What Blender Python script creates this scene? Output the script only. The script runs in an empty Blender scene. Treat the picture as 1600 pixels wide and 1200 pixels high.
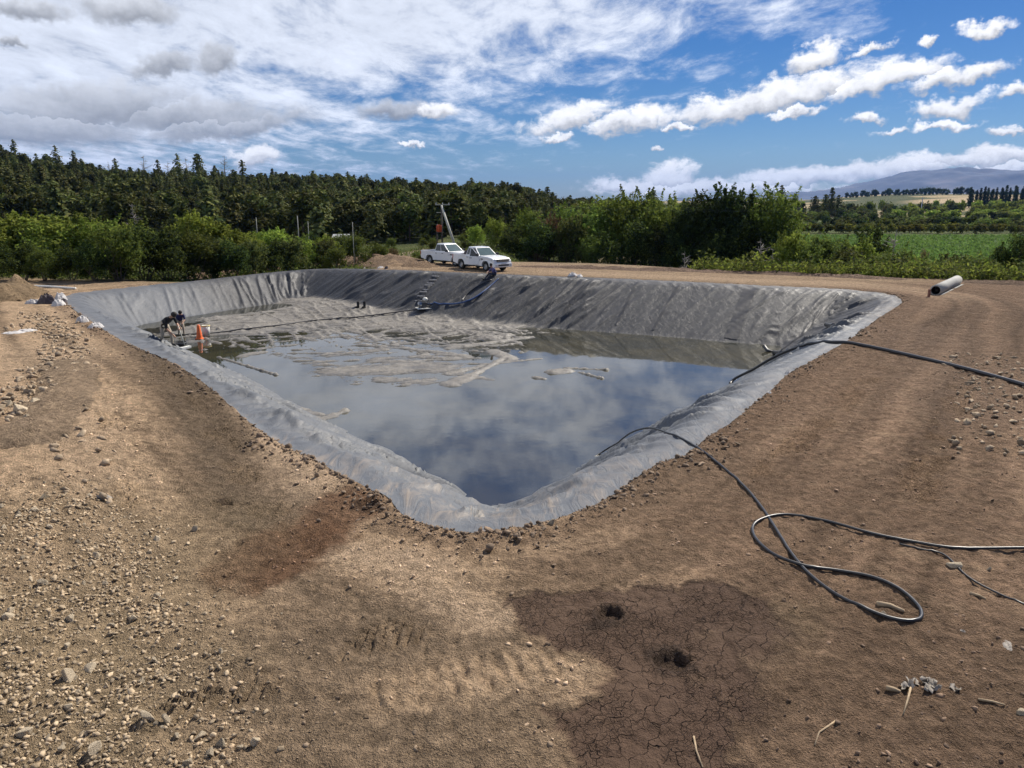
import bpy, bmesh, math, random
import numpy as np
from mathutils import Vector, Matrix

SC = bpy.context.scene
COL = SC.collection
RAD = math.radians

# ------------------------------------------------------------------ camera
CAM_H, FPX, HORIZON = 5.0, 1160.0, 315.0          # metres, focal length and horizon row of the 1600 x 1200 photograph
PITCH = math.atan((600 - HORIZON) / FPX)
cam_data = bpy.data.cameras.new('camera')
cam_data.sensor_width = 36.0
cam_data.lens = 36.0 * FPX / 1600.0
cam_data.clip_start = 0.1
cam_data.clip_end = 60000
cam = bpy.data.objects.new('camera', cam_data)
COL.objects.link(cam)
cam.location = (0, 0, CAM_H)
cam.rotation_euler = (math.pi / 2 - PITCH, 0, 0)
SC.camera = cam

# ------------------------------------------------------------------ exposure
SC.view_settings.view_transform = 'Standard'
SC.view_settings.look = 'None'
SC.view_settings.gamma = 1.0
SC.view_settings.use_curve_mapping = False
SC.view_settings.exposure = 0.42
SC.render.engine = 'CYCLES'
SC.cycles.use_denoising = True
SC.cycles.use_adaptive_sampling = True
SC.cycles.adaptive_threshold = 0.022
SC.cycles.max_bounces = 5
SC.cycles.diffuse_bounces = 2
SC.cycles.glossy_bounces = 3
SC.cycles.transparent_max_bounces = 8
SC.cycles.volume_bounces = 0
SC.cycles.caustics_reflective = False
SC.cycles.caustics_refractive = False

# ------------------------------------------------------------------ sun
SUN_EL, SUN_AZ = RAD(44), RAD(42)                  # azimuth from +Y towards +X
sun_vec = Vector((math.cos(SUN_EL) * math.sin(SUN_AZ), math.cos(SUN_EL) * math.cos(SUN_AZ), math.sin(SUN_EL)))
sd = bpy.data.lights.new('sun', 'SUN')
sd.energy = 4.9
sd.angle = RAD(0.8)
sd.color = (1.0, 0.93, 0.82)
so = bpy.data.objects.new('sun', sd)
COL.objects.link(so)
so.rotation_euler = (-sun_vec).to_track_quat('-Z', 'Y').to_euler()

# ------------------------------------------------------------------ picture row and column to direction
cp, sp = math.cos(PITCH), math.sin(PITCH)
def ray(px, py):
    u, v = (px - 800) / FPX, (py - 600) / FPX
    return np.array((u, cp - v * sp, -(sp + v * cp)))
def P(px, py, z=0.0):
    r = ray(px, py); t = (z - CAM_H) / r[2]
    return np.array((r[0] * t, r[1] * t, z))
def X_at(px, D, py=HORIZON):
    r = ray(px, py); return D * r[0] / r[1]
def Z_at(px, py, D):
    r = ray(px, py); return CAM_H + D * r[2] / r[1]

# ------------------------------------------------------------------ world: sky with clouds
world = bpy.data.worlds.new('World')
SC.world = world
world.use_nodes = True
NT = world.node_tree
NT.nodes.clear()
def nd(t, **kw):
    n = NT.nodes.new(t)
    for k, v in kw.items(): setattr(n, k, v)
    return n
def lk(a, b): NT.links.new(a, b)
def mth(op, a, b=None, c=None, clamp=False):
    n = nd('ShaderNodeMath', operation=op); n.use_clamp = clamp
    for i, s in enumerate((a, b, c)):
        if s is None: continue
        if isinstance(s, (int, float)): n.inputs[i].default_value = s
        else: lk(s, n.inputs[i])
    return n.outputs[0]
def mrange(v, a, b, c=0.0, d=1.0, smooth=True):
    n = nd('ShaderNodeMapRange'); n.interpolation_type = 'SMOOTHSTEP' if smooth else 'LINEAR'
    lk(v, n.inputs[0])
    for i, s in enumerate((a, b, c, d)): n.inputs[i + 1].default_value = s
    return n.outputs[0]
def wnoise(vec, scale, detail, rough=0.5, dist=0.0, out=0):
    n = nd('ShaderNodeTexNoise'); n.noise_dimensions = '3D'
    lk(vec, n.inputs['Vector'])
    n.inputs['Scale'].default_value = scale; n.inputs['Detail'].default_value = detail
    n.inputs['Roughness'].default_value = rough; n.inputs['Distortion'].default_value = dist
    return n.outputs[out]
def vec(x, y, z=0.0):
    n = nd('ShaderNodeCombineXYZ')
    for i, s in enumerate((x, y, z)):
        if isinstance(s, (int, float)): n.inputs[i].default_value = s
        else: lk(s, n.inputs[i])
    return n.outputs[0]
def vmath(op, a, b=None, out=0):
    n = nd('ShaderNodeVectorMath', operation=op)
    for i, s in enumerate((a, b)):
        if s is None: continue
        if isinstance(s, tuple): n.inputs[i].default_value = s
        else: lk(s, n.inputs[i])
    return n.outputs[out]

tc = nd('ShaderNodeTexCoord')
sep = nd('ShaderNodeSeparateXYZ'); lk(tc.outputs['Generated'], sep.inputs[0])
dx, dy, dz = sep.outputs
az = mth('ARCTAN2', dx, dy)
el = mth('ARCSINE', dz)
sky = nd('ShaderNodeTexSky'); sky.sky_type = 'NISHITA'
sky.sun_disc = False
sky.sun_elevation = SUN_EL
sky.sun_rotation = SUN_AZ
sky.altitude = 700
sky.air_density = 1.0; sky.dust_density = 0.35; sky.ozone_density = 2.2
hs = nd('ShaderNodeHueSaturation'); lk(sky.outputs[0], hs.inputs['Color'])
hs.inputs['Saturation'].default_value = 1.42
tint = nd('ShaderNodeMix', data_type='RGBA', blend_type='MULTIPLY'); tint.inputs[0].default_value = 1.0; lk(hs.outputs[0], tint.inputs[6]); tint.inputs[7].default_value = (0.74, 0.90, 1.20, 1)
bg_sky = nd('ShaderNodeBackground'); lk(tint.outputs[2], bg_sky.inputs[0]); bg_sky.inputs[1].default_value = 0.043

# high thin sheet: a flat layer seen in perspective
zz = mth('ADD', mth('MAXIMUM', dz, 0.0), 0.10)
flat = vec(mth('DIVIDE', dx, zz), mth('DIVIDE', dy, zz))
big = wnoise(flat, 0.55, 3, 0.5, 0.3)
rip_m = nd('ShaderNodeMapping'); lk(flat, rip_m.inputs[0])
rip_m.inputs['Rotation'].default_value = (0, 0, RAD(35)); rip_m.inputs['Scale'].default_value = (1.0, 0.55, 1)
rip = wnoise(rip_m.outputs[0], 3.6, 7, 0.66, 0.25)
# the sheet covers the left and the upper sky and opens to blue low on the right
cover = mth('ADD', mrange(az, 0.62, -0.55, -0.16, 0.34, False), mrange(el, 0.02, 0.24, -0.20, 0.20, False))
sheet = mth('ADD', mth('ADD', mth('MULTIPLY', big, 0.55), mth('MULTIPLY', rip, 0.95)), mth('SUBTRACT', mth('SUBTRACT', cover, mrange(el, 0.20, 0.48, 0.0, 0.40, False)), 0.12))
sheet = mrange(sheet, 0.60, 0.95, 0.0, 0.97)

# heaped clouds: ellipses in azimuth and elevation, with their edges broken up by noise
ae = vec(az, el)
warp1 = wnoise(ae, 17.0, 4, 0.62, 0.0, 1)
warp2 = wnoise(ae, 60.0, 4, 0.6, 0.0, 1)
w1 = vmath('MULTIPLY', vmath('SUBTRACT', warp1, (0.5, 0.5, 0.5)), (0.060, 0.036, 0))
w2 = vmath('MULTIPLY', vmath('SUBTRACT', warp2, (0.5, 0.5, 0.5)), (0.028, 0.022, 0))
aew = vmath('ADD', vmath('ADD', ae, w1), w2)
def blobs(lst):
    """lst of (px, py, half width, half height, tilt) -> (closeness, height in the cloud)"""
    best = None
    for (px, py, hw, hh, tilt) in lst:
        r = ray(px, py); a = math.atan2(r[0], r[1]); e = math.asin(-(-r[2]) / np.linalg.norm(r))
        m = nd('ShaderNodeMapping'); m.vector_type = 'TEXTURE'
        lk(aew, m.inputs[0])
        ka = cp / FPX / (1 + (r[0] / r[1]) ** 2); ke = 1.0 / FPX / np.linalg.norm(r)
        m.inputs['Location'].default_value = (a, e, 0)
        m.inputs['Rotation'].default_value = (0, 0, RAD(tilt))
        m.inputs['Scale'].default_value = (hw * ka, hh * ke, 1)
        ln = vmath('LENGTH', m.outputs[0], out=1)
        s2 = nd('ShaderNodeSeparateXYZ'); lk(m.outputs[0], s2.inputs[0])
        c = mth('SUBTRACT', 1.0, ln)
        if best is None: best, hgt = c, s2.outputs[1]
        else:
            gt = mth('GREATER_THAN', c, best)
            mixn = nd('ShaderNodeMix'); lk(gt, mixn.inputs[0]); lk(hgt, mixn.inputs[2]); lk(s2.outputs[1], mixn.inputs[3])
            hgt = mixn.outputs[0]
            best = mth('MAXIMUM', best, c)
    return best, hgt
white_clouds = [(1190, 152, 230, 27, 11), (890, 182, 85, 21, 15), (868, 216, 26, 8, 0), (985, 188, 70, 22, 5), (1275, 90, 58, 24, 12), (1362, 76, 34, 9, 15),
                (1385, 122, 110, 24, 12), (1490, 118, 100, 19, 12), (1245, 172, 44, 9, 12), (1345, 181, 36, 9, 5), (1390, 200, 34, 7, 8), (1492, 164, 68, 18, 6),
                (1480, 196, 60, 8, 3), (1590, 145, 40, 14, 10), (1585, 206, 40, 10, 0), (1538, 42, 36, 13, 12), (1450, 60, 20, 9, 10), (1056, 204, 30, 7, 0),
                (1027, 233, 16, 5, 0), (645, 228, 26, 5, 2), (685, 172, 42, 15, 2), (400, 242, 50, 20, 10),
                (1050, 276, 52, 25, 0), (985, 288, 75, 17, 0), (1110, 296, 220, 18, 0), (1260, 276, 120, 22, 4), (1400, 262, 130, 22, 4), (1520, 246, 150, 18, 2), (1700, 240, 160, 20, 0), (1590, 262, 130, 12, 2)]
grey_clouds = [(150, 168, 190, 44, 6), (300, 185, 190, 34, 4), (255, 100, 58, 22, 12), (335, 92, 42, 28, 20), (205, 14, 80, 26, 0), (20, 68, 30, 9, 0), (60, 200, 220, 36, 0),
               (620, 172, 72, 20, 0), (40, 15, 60, 20, 0), (345, 200, 150, 22, 12), (-150, 160, 200, 60, 0)]
wc, wh = blobs(white_clouds)
gc, gh = blobs(grey_clouds)
puff = wnoise(vmath('MULTIPLY', ae, (1.0, 1.7, 1.0)), 30.0, 7, 0.66, 0.3)
fine = wnoise(vmath('MULTIPLY', ae, (1.0, 1.8, 1.0)), 9.0, 6, 0.6, 0.2)
pc = mth('SUBTRACT', puff, 0.5)
wd = mrange(mth('MULTIPLY_ADD', pc, 1.7, wc), -0.08, 0.50)
gd = mrange(mth('MULTIPLY_ADD', mth('SUBTRACT', fine, 0.5), 1.2, gc), -0.12, 0.55, 0.0, 0.90)
w_tone = mth('ADD', mrange(wh, -0.85, 0.25, 0.40, 0.86), mth('MULTIPLY', pc, 0.55))  # cloud light and shade painted as tone: greyer bases, brighter tops
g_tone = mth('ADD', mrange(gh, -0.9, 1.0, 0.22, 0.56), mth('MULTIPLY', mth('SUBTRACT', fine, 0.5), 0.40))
s_tone = mth('ADD', 0.66, mth('MULTIPLY', mth('SUBTRACT', rip, 0.5), 0.70))
def tinted(tone, tint):
    v = vec(mth('MULTIPLY', tone, tint[0]), mth('MULTIPLY', tone, tint[1]), mth('MULTIPLY', tone, tint[2]))
    b = nd('ShaderNodeBackground'); lk(v, b.inputs[0]); b.inputs[1].default_value = 1.0
    return b.outputs[0]
def mixs(f, a, b):
    m = nd('ShaderNodeMixShader'); lk(f, m.inputs[0]); lk(a, m.inputs[1]); lk(b, m.inputs[2]); return m.outputs[0]
above = mrange(el, -0.01, 0.012)
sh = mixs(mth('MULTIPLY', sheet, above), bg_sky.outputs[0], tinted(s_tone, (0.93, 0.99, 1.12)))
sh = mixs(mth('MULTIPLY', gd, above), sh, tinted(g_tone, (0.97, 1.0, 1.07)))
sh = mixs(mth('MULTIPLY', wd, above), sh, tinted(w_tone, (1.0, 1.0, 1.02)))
wo = nd('ShaderNodeOutputWorld'); lk(sh, wo.inputs[0])
world.cycles.sampling_method = 'MANUAL'
world.cycles.sample_map_resolution = 512

# ------------------------------------------------------------------ numeric helpers
def sstep(x, a, b):
    t = np.clip((x - a) / (b - a), 0, 1); return t * t * (3 - 2 * t)
_rs = np.random.RandomState(7)
_PERM = np.concatenate([_rs.permutation(256)] * 3).astype(np.int32)
_ANG = _rs.rand(256) * 2 * math.pi
_GX, _GY = np.cos(_ANG).astype(np.float32) * 1.5, np.sin(_ANG).astype(np.float32) * 1.5
def perlin(x, y, seed=0):
    x = np.asarray(x, np.float32) + np.float32(seed * 0.713); y = np.asarray(y, np.float32) + np.float32(seed * 1.377)
    xi = np.floor(x); yi = np.floor(y); xf = x - xi; yf = y - yi
    X = (xi.astype(np.int32) + seed * 13) & 255; Y = yi.astype(np.int32) & 255
    u = xf * xf * xf * (xf * (xf * 6 - 15) + 10); v = yf * yf * yf * (yf * (yf * 6 - 15) + 10)
    A = _PERM[X] + Y; B = _PERM[X + 1] + Y
    aa, ba, ab, bb_ = _PERM[A], _PERM[B], _PERM[A + 1], _PERM[B + 1]
    x1, y1 = xf - 1, yf - 1
    n00 = _GX[aa] * xf + _GY[aa] * yf; n10 = _GX[ba] * x1 + _GY[ba] * yf
    n01 = _GX[ab] * xf + _GY[ab] * y1; n11 = _GX[bb_] * x1 + _GY[bb_] * y1
    a = n00 + u * (n10 - n00); b = n01 + u * (n11 - n01)
    return a + v * (b - a)
def fbm(x, y, octv=4, seed=0, gain=0.5):
    s = 0; a = 1.0; f = 1.0; n = 0
    for k in range(octv):
        s = s + a * perlin(x * f, y * f, seed + k * 17); n += a; a *= gain; f *= 2.03
    return s / n
def ridge(n, w=0.16):                              # a narrow crest where the noise crosses zero
    return np.exp(-(n / w) ** 2)
def capsule(x, y, a, b, r, soft):
    ax, ay = a[0], a[1]; bx, by = b[0] - ax, b[1] - ay
    L = bx * bx + by * by + 1e-9
    t = np.clip(((x - ax) * bx + (y - ay) * by) / L, 0, 1)
    d = np.hypot(x - ax - t * bx, y - ay - t * by)
    return 1 - sstep(d, r - soft, r + soft)
def catmull(pts, n, closed=False):
    pts = [np.array(p, float) for p in pts]; out = []
    m = len(pts); segs = m if closed else m - 1
    for i in range(segs):
        if closed: p0, p1, p2, p3 = pts[i - 1], pts[i], pts[(i + 1) % m], pts[(i + 2) % m]
        else: p0, p1, p2, p3 = pts[max(i - 1, 0)], pts[i], pts[i + 1], pts[min(i + 2, m - 1)]
        for k in range(n):
            t = k / n
            out.append(0.5 * ((2 * p1) + (p2 - p0) * t + (2 * p0 - 5 * p1 + 4 * p2 - p3) * t * t + (3 * p1 - p0 - 3 * p2 + p3) * t ** 3))
    if not closed: out.append(pts[-1])
    return np.array(out)

# ------------------------------------------------------------------ scene helpers
def tag(o, label=None, cat=None, group=None, kind=None):
    if label: o['label'] = label
    if cat: o['category'] = cat
    if group: o['group'] = group
    if kind: o['kind'] = kind
    return o
def link(name, me, parent=None, loc=None, rz=None):
    o = bpy.data.objects.new(name, me); COL.objects.link(o)
    if parent is not None: o.parent = parent
    if loc is not None: o.location = loc
    if rz is not None: o.rotation_euler = (0, 0, rz)
    return o
def empty(name, loc=(0, 0, 0), rz=0.0):
    o = link(name, None, None, loc, rz); o.empty_display_size = 0.2; return o
def np_mesh(name, verts, faces, mat=None, smooth=False, col=None, attrs=None):
    """faces: (n,3) or (n,4) array"""
    me = bpy.data.meshes.new(name)
    verts = np.asarray(verts, np.float32); faces = np.asarray(faces, np.int32)
    k = faces.shape[1]; n = len(faces)
    me.vertices.add(len(verts)); me.vertices.foreach_set('co', verts.ravel())
    me.loops.add(n * k); me.loops.foreach_set('vertex_index', faces.ravel())
    me.polygons.add(n)
    me.polygons.foreach_set('loop_start', np.arange(0, n * k, k, dtype=np.int32))
    if smooth: me.polygons.foreach_set('use_smooth', np.ones(n, bool))
    if col is not None:
        c = np.ones((len(verts), 4), np.float32); c[:, :3] = col
        a = me.attributes.new('Col', 'FLOAT_COLOR', 'POINT'); a.data.foreach_set('color', c.ravel())
    for key, val in (attrs or {}).items():
        a = me.attributes.new(key, 'FLOAT', 'POINT'); a.data.foreach_set('value', np.asarray(val, np.float32))
    me.update(calc_edges=True); me.validate()
    if mat: me.materials.append(mat)
    return me
class MB:
    """collects simple shapes into one mesh"""
    def __init__(s): s.v = []; s.f = []
    def add(s, v, f):
        o = len(s.v); s.v += [tuple(map(float, q)) for q in v]; s.f += [tuple(i + o for i in q) for q in f]; return s
    def box(s, a, b, M=None):
        v = [(x, y, z) for x in (a[0], b[0]) for y in (a[1], b[1]) for z in (a[2], b[2])]
        if M is not None: v = [M @ Vector(q) for q in v]
        return s.add(v, [(0, 1, 3, 2), (4, 6, 7, 5), (0, 4, 5, 1), (2, 3, 7, 6), (0, 2, 6, 4), (1, 5, 7, 3)])
    def tube(s, pts, r, n=8, cap=True):
        pts = [Vector(p) for p in pts]; m = len(pts)
        rs = r if hasattr(r, '__len__') else [r] * m
        V = []; up = Vector((0, 0, 1)); prev = None
        for i, p in enumerate(pts):
            t = (pts[min(i + 1, m - 1)] - pts[max(i - 1, 0)])
            if t.length < 1e-9: t = Vector((0, 0, 1))
            t.normalize()
            if prev is None:
                a = t.cross(up)
                if a.length < 1e-3: a = t.cross(Vector((1, 0, 0)))
            else: a = prev - t * prev.dot(t)
            a.normalize(); prev = a; b = t.cross(a)
            for k in range(n):
                w = 2 * math.pi * k / n
                V.append(p + (a * math.cos(w) + b * math.sin(w)) * rs[i])
        F = [(i * n + k, i * n + (k + 1) % n, (i + 1) * n + (k + 1) % n, (i + 1) * n + k) for i in range(m - 1) for k in range(n)]
        if cap: F += [tuple(range(n))[::-1], tuple((m - 1) * n + k for k in range(n))]
        return s.add(V, F)
    def lathe(s, prof, n=16, M=None):
        V = [(r * math.cos(2 * math.pi * k / n), r * math.sin(2 * math.pi * k / n), z) for r, z in prof for k in range(n)]
        if M is not None: V = [M @ Vector(q) for q in V]
        F = [(i * n + k, i * n + (k + 1) % n, (i + 1) * n + (k + 1) % n, (i + 1) * n + k) for i in range(len(prof) - 1) for k in range(n)]
        return s.add(V, F)
    def build(s, name, mat, parent=None, smooth=False, bevel=0.0, loc=None, rz=None):
        me = bpy.data.meshes.new(name)
        me.from_pydata(s.v, [], s.f)
        bm = bmesh.new(); bm.from_mesh(me)
        bmesh.ops.recalc_face_normals(bm, faces=bm.faces)
        if bevel > 0:
            bmesh.ops.bevel(bm, geom=list(bm.edges), offset=bevel, segments=2, affect='EDGES', profile=0.6, clamp_overlap=True)
        bm.to_mesh(me); bm.free()
        if smooth:
            for p in me.polygons: p.use_smooth = True
        me.materials.append(mat)
        return link(name, me, parent, loc, rz)

# ------------------------------------------------------------------ materials
def new_mat(name):
    m = bpy.data.materials.new(name); m.use_nodes = True
    t = m.node_tree; t.nodes.clear()
    return m, t
class MN:
    """a short way to write node materials"""
    def __init__(s, name):
        s.m, s.t = new_mat(name); s.out = s.n('ShaderNodeOutputMaterial')
        s.p = s.n('ShaderNodeBsdfPrincipled'); s.l(s.p.outputs[0], s.out.inputs[0])
    def n(s, t, **kw):
        q = s.t.nodes.new(t)
        for k, v in kw.items(): setattr(q, k, v)
        return q
    def l(s, a, b): s.t.links.new(a, b)
    def setin(s, sock, v):
        if v is None: return
        if isinstance(v, (int, float)): sock.default_value = v
        elif isinstance(v, tuple): sock.default_value = v if len(v) == len(sock.default_value) else (*v, 1)
        else: s.l(v, sock)
    def math(s, op, a, b=None, c=None):
        q = s.n('ShaderNodeMath', operation=op)
        for i, v in enumerate((a, b, c)): s.setin(q.inputs[i], v)
        return q.outputs[0]
    def noise(s, scale, detail=5, rough=0.6, dist=0.0, vec=None, out=0):
        q = s.n('ShaderNodeTexNoise')
        s.l(vec if vec is not None else s.obj(), q.inputs['Vector'])
        q.inputs['Scale'].default_value = scale; q.inputs['Detail'].default_value = detail
        q.inputs['Roughness'].default_value = rough; q.inputs['Distortion'].default_value = dist
        return q.outputs[out]
    def obj(s):
        if not hasattr(s, '_tc'): s._tc = s.n('ShaderNodeTexCoord')
        return s._tc.outputs['Object']
    def range(s, v, a, b, c=0.0, d=1.0):
        q = s.n('ShaderNodeMapRange'); q.interpolation_type = 'SMOOTHSTEP'
        s.l(v, q.inputs[0])
        for i, x in enumerate((a, b, c, d)): q.inputs[i + 1].default_value = x
        return q.outputs[0]
    def mix(s, f, a, b, mode='MIX'):
        q = s.n('ShaderNodeMix', data_type='RGBA', blend_type=mode)
        s.setin(q.inputs[0], f); s.setin(q.inputs[6], a); s.setin(q.inputs[7], b)
        return q.outputs[2]
    def scale(s, col, f):
        q = s.n('ShaderNodeVectorMath', operation='SCALE'); s.setin(q.inputs[0], col[:3] if isinstance(col, tuple) else col); s.setin(q.inputs['Scale'], f)
        return q.outputs[0]
    def attr(s, name, out='Fac'):
        q = s.n('ShaderNodeAttribute'); q.attribute_name = name; return q.outputs[out]
    def bump(s, h, dist, strength=1.0, normal=None):
        q = s.n('ShaderNodeBump'); s.l(h, q.inputs['Height']); q.inputs['Distance'].default_value = dist; q.inputs['Strength'].default_value = strength
        if normal is not None: s.l(normal, q.inputs['Normal'])
        return q.outputs[0]
    def fin(s, col=None, rough=None, normal=None, **kw):
        s.setin(s.p.inputs['Base Color'], col); s.setin(s.p.inputs['Roughness'], rough)
        if normal is not None: s.l(normal, s.p.inputs['Normal'])
        for k, v in kw.items(): s.setin(s.p.inputs[k], v)
        return s.m
def plain(name, col, rough=0.6, vary=0.25, scale=6.0, metal=0.0, bumpd=0.0, spec=0.5):
    q = MN(name)
    n = q.noise(scale, 6, 0.65)
    c = q.scale(col, q.range(n, 0.25, 0.75, 1 - vary, 1 + vary))
    return q.fin(c, rough, q.bump(n, bumpd) if bumpd else None, Metallic=metal, **{'Specular IOR Level': spec})

def leaf_mat(name, trans=0.25, vary=0.3):
    q = MN(name)
    oi = q.n('ShaderNodeObjectInfo')
    c = q.attr('Col', 'Color')
    hsv = q.n('ShaderNodeHueSaturation'); q.l(c, hsv.inputs['Color'])
    q.l(q.math('MULTIPLY_ADD', oi.outputs['Random'], 2 * vary, 1 - vary), hsv.inputs['Value'])
    q.l(q.math('MULTIPLY_ADD', oi.outputs['Random'], 0.035, 0.483), hsv.inputs['Hue'])
    q.fin(hsv.outputs[0], 0.75, **{'Specular IOR Level': 0.08})
    tr = q.n('ShaderNodeBsdfTranslucent'); q.l(hsv.outputs[0], tr.inputs[0])
    mx = q.n('ShaderNodeMixShader'); mx.inputs[0].default_value = trans
    q.l(q.p.outputs[0], mx.inputs[1]); q.l(tr.outputs[0], mx.inputs[2]); q.l(mx.outputs[0], q.out.inputs[0])
    return q.m
M = {}
M['leaf'] = leaf_mat('leaf', 0.48)
M['needle'] = leaf_mat('needle', 0.2, 0.38)
M['bark'] = plain('bark', (0.10, 0.075, 0.055), 0.9, 0.4, 8)
M['dead_wood'] = plain('dead_wood', (0.30, 0.27, 0.24), 0.9, 0.3, 8)
M['white_paint'] = plain('white_paint', (0.80, 0.81, 0.82), 0.22, 0.03, 3)
M['glass'] = plain('dark_glass', (0.02, 0.028, 0.03), 0.06, 0.1, 2)
M['windscreen'] = plain('windscreen', (0.10, 0.14, 0.14), 0.06, 0.1, 2)
M['black_plastic'] = plain('black_plastic', (0.022, 0.022, 0.023), 0.45, 0.2, 9)
M['grey_plastic'] = plain('grey_plastic', (0.06, 0.062, 0.066), 0.4, 0.2, 9)
M['hose'] = plain('hose_rubber', (0.03, 0.03, 0.032), 0.36, 0.35, 14)
M['blue_hose'] = plain('blue_hose', (0.045, 0.09, 0.22), 0.45, 0.2, 9)
M['rubber'] = plain('tyre_rubber', (0.018, 0.018, 0.018), 0.8, 0.25, 12)
M['steel'] = plain('steel', (0.42, 0.43, 0.44), 0.35, 0.15, 10, 0.8)
M['lamp_glass'] = plain('lamp_glass', (0.55, 0.57, 0.58), 0.1, 0.1, 10)
M['red_glass'] = plain('red_glass', (0.35, 0.02, 0.02), 0.2, 0.1, 10)
M['orange'] = plain('orange_paint', (0.85, 0.16, 0.03), 0.5, 0.12, 9)
M['rust_orange'] = plain('rust_orange', (0.50, 0.09, 0.03), 0.6, 0.25, 9)
M['white_plastic'] = plain('white_plastic', (0.75, 0.74, 0.68), 0.5, 0.12, 9)
M['yellow_plastic'] = plain('yellow_plastic', (0.78, 0.60, 0.18), 0.5, 0.12, 9)
M['sack'] = plain('sack_cloth', (0.52, 0.50, 0.48), 0.8, 0.18, 9, 0, 0.02)
M['dirty_rag'] = plain('dirty_rag', (0.30, 0.265, 0.225), 0.9, 0.35, 14, 0, 0.01)
M['dark_sack'] = plain('dark_cloth', (0.07, 0.055, 0.06), 0.8, 0.25, 9, 0, 0.02)
M['pole_wood'] = plain('pole_wood', (0.38, 0.38, 0.33), 0.85, 0.2, 5)
M['dark_pole'] = plain('dark_pole', (0.08, 0.07, 0.06), 0.85, 0.25, 5)
M['twig'] = plain('twig', (0.36, 0.27, 0.17), 0.9, 0.3, 12)
M['roll'] = plain('roll_cloth', (0.33, 0.325, 0.30), 0.8, 0.15, 5, 0, 0.01)
M['skin'] = plain('skin', (0.42, 0.24, 0.16), 0.5, 0.1, 20)
M['hair'] = plain('hair', (0.02, 0.015, 0.012), 0.7, 0.2, 30)
M['navy'] = plain('navy_cloth', (0.025, 0.03, 0.10), 0.85, 0.25, 14, 0, 0.01)
M['black_cloth'] = plain('black_cloth', (0.012, 0.012, 0.014), 0.85, 0.25, 14, 0, 0.01)
M['khaki'] = plain('khaki_cloth', (0.42, 0.36, 0.28), 0.85, 0.2, 14, 0, 0.01)
M['violet_cloth'] = plain('violet_cloth', (0.13, 0.12, 0.26), 0.85, 0.2, 14, 0, 0.01)
M['dark_jeans'] = plain('dark_jeans', (0.03, 0.035, 0.055), 0.85, 0.25, 14, 0, 0.01)
M['boot'] = plain('boot_leather', (0.02, 0.018, 0.016), 0.6, 0.2, 14)
M['red_wood'] = plain('red_wood', (0.22, 0.10, 0.07), 0.8, 0.2, 9)
M['plate'] = plain('plate', (0.6, 0.6, 0.58), 0.4, 0.05, 9)
M['tin'] = plain('roof_tin', (0.36, 0.37, 0.36), 0.5, 0.15, 3)
M['plank'] = plain('plank', (0.22, 0.17, 0.13), 0.85, 0.25, 6)

# ================================================================== the pond's shape
RIM_PX = [(735, 834), (800, 827), (860, 814), (910, 797), (956, 775), (1019, 730), (1069, 713), (1103, 685), (1140, 662), (1203, 612), (1237, 581), (1281, 558), (1337, 524), (1372, 497), (1409, 474),
          (1400, 463), (1375, 458), (1321, 452), (1227, 448), (1100, 441.5), (1000, 437), (900, 433), (800, 429), (700, 425), (600, 420.5), (525, 418.5), (470, 420), (400, 426), (300, 437),
          (200, 448), (130, 456), (102, 463), (106, 476), (130, 494), (156, 511), (200, 541), (250, 571), (297, 604), (359, 645), (422, 685), (469, 709), (500, 724), (560, 757), (606, 778), (625, 802), (660, 818), (700, 830)]
def rim_drop(x, y):                                # the far left bank lies a little lower
    return -0.28 * sstep(-np.asarray(x, float), 9, 21) * sstep(np.asarray(y, float), 24, 42)
rim = []
for (px, py) in RIM_PX:
    q = P(px, py)
    for _ in range(3): q = P(px, py, float(rim_drop(q[0], q[1])))
    rim.append(q[:2])
RIM = catmull(rim, 2, True)
seg = np.roll(RIM, -1, 0) - RIM
SLEN = np.hypot(seg[:, 0], seg[:, 1]); SCUM = np.concatenate([[0], np.cumsum(SLEN)[:-1]])
BX0, BX1, BY0, BY1 = RIM[:, 0].min(), RIM[:, 0].max(), RIM[:, 1].min(), RIM[:, 1].max()

def pond_exact(x, y):
    """distance to the liner's outer edge (positive inside), position along it, nearest point"""
    x = np.asarray(x, float); y = np.asarray(y, float)
    best = np.full(x.shape, 1e9); s = np.zeros(x.shape); nx = np.zeros(x.shape); ny = np.zeros(x.shape)
    inside = np.zeros(x.shape, bool)
    for (a, d, L, c) in zip(RIM, seg, SLEN, SCUM):
        t = np.clip(((x - a[0]) * d[0] + (y - a[1]) * d[1]) / (L * L + 1e-12), 0, 1)
        qx, qy = a[0] + t * d[0], a[1] + t * d[1]
        dd = (x - qx) ** 2 + (y - qy) ** 2
        m = dd < best
        best = np.where(m, dd, best); s = np.where(m, c + t * L, s); nx = np.where(m, qx, nx); ny = np.where(m, qy, ny)
        b = a + d
        cr = ((a[1] > y) != (b[1] > y))
        with np.errstate(divide='ignore', invalid='ignore'):
            xi = a[0] + (y - a[1]) * d[0] / (d[1] if abs(d[1]) > 1e-12 else 1e-12)
        inside ^= cr & (x < xi)
    r = np.sqrt(best)
    return np.where(inside, r, -r), s, nx, ny

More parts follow.
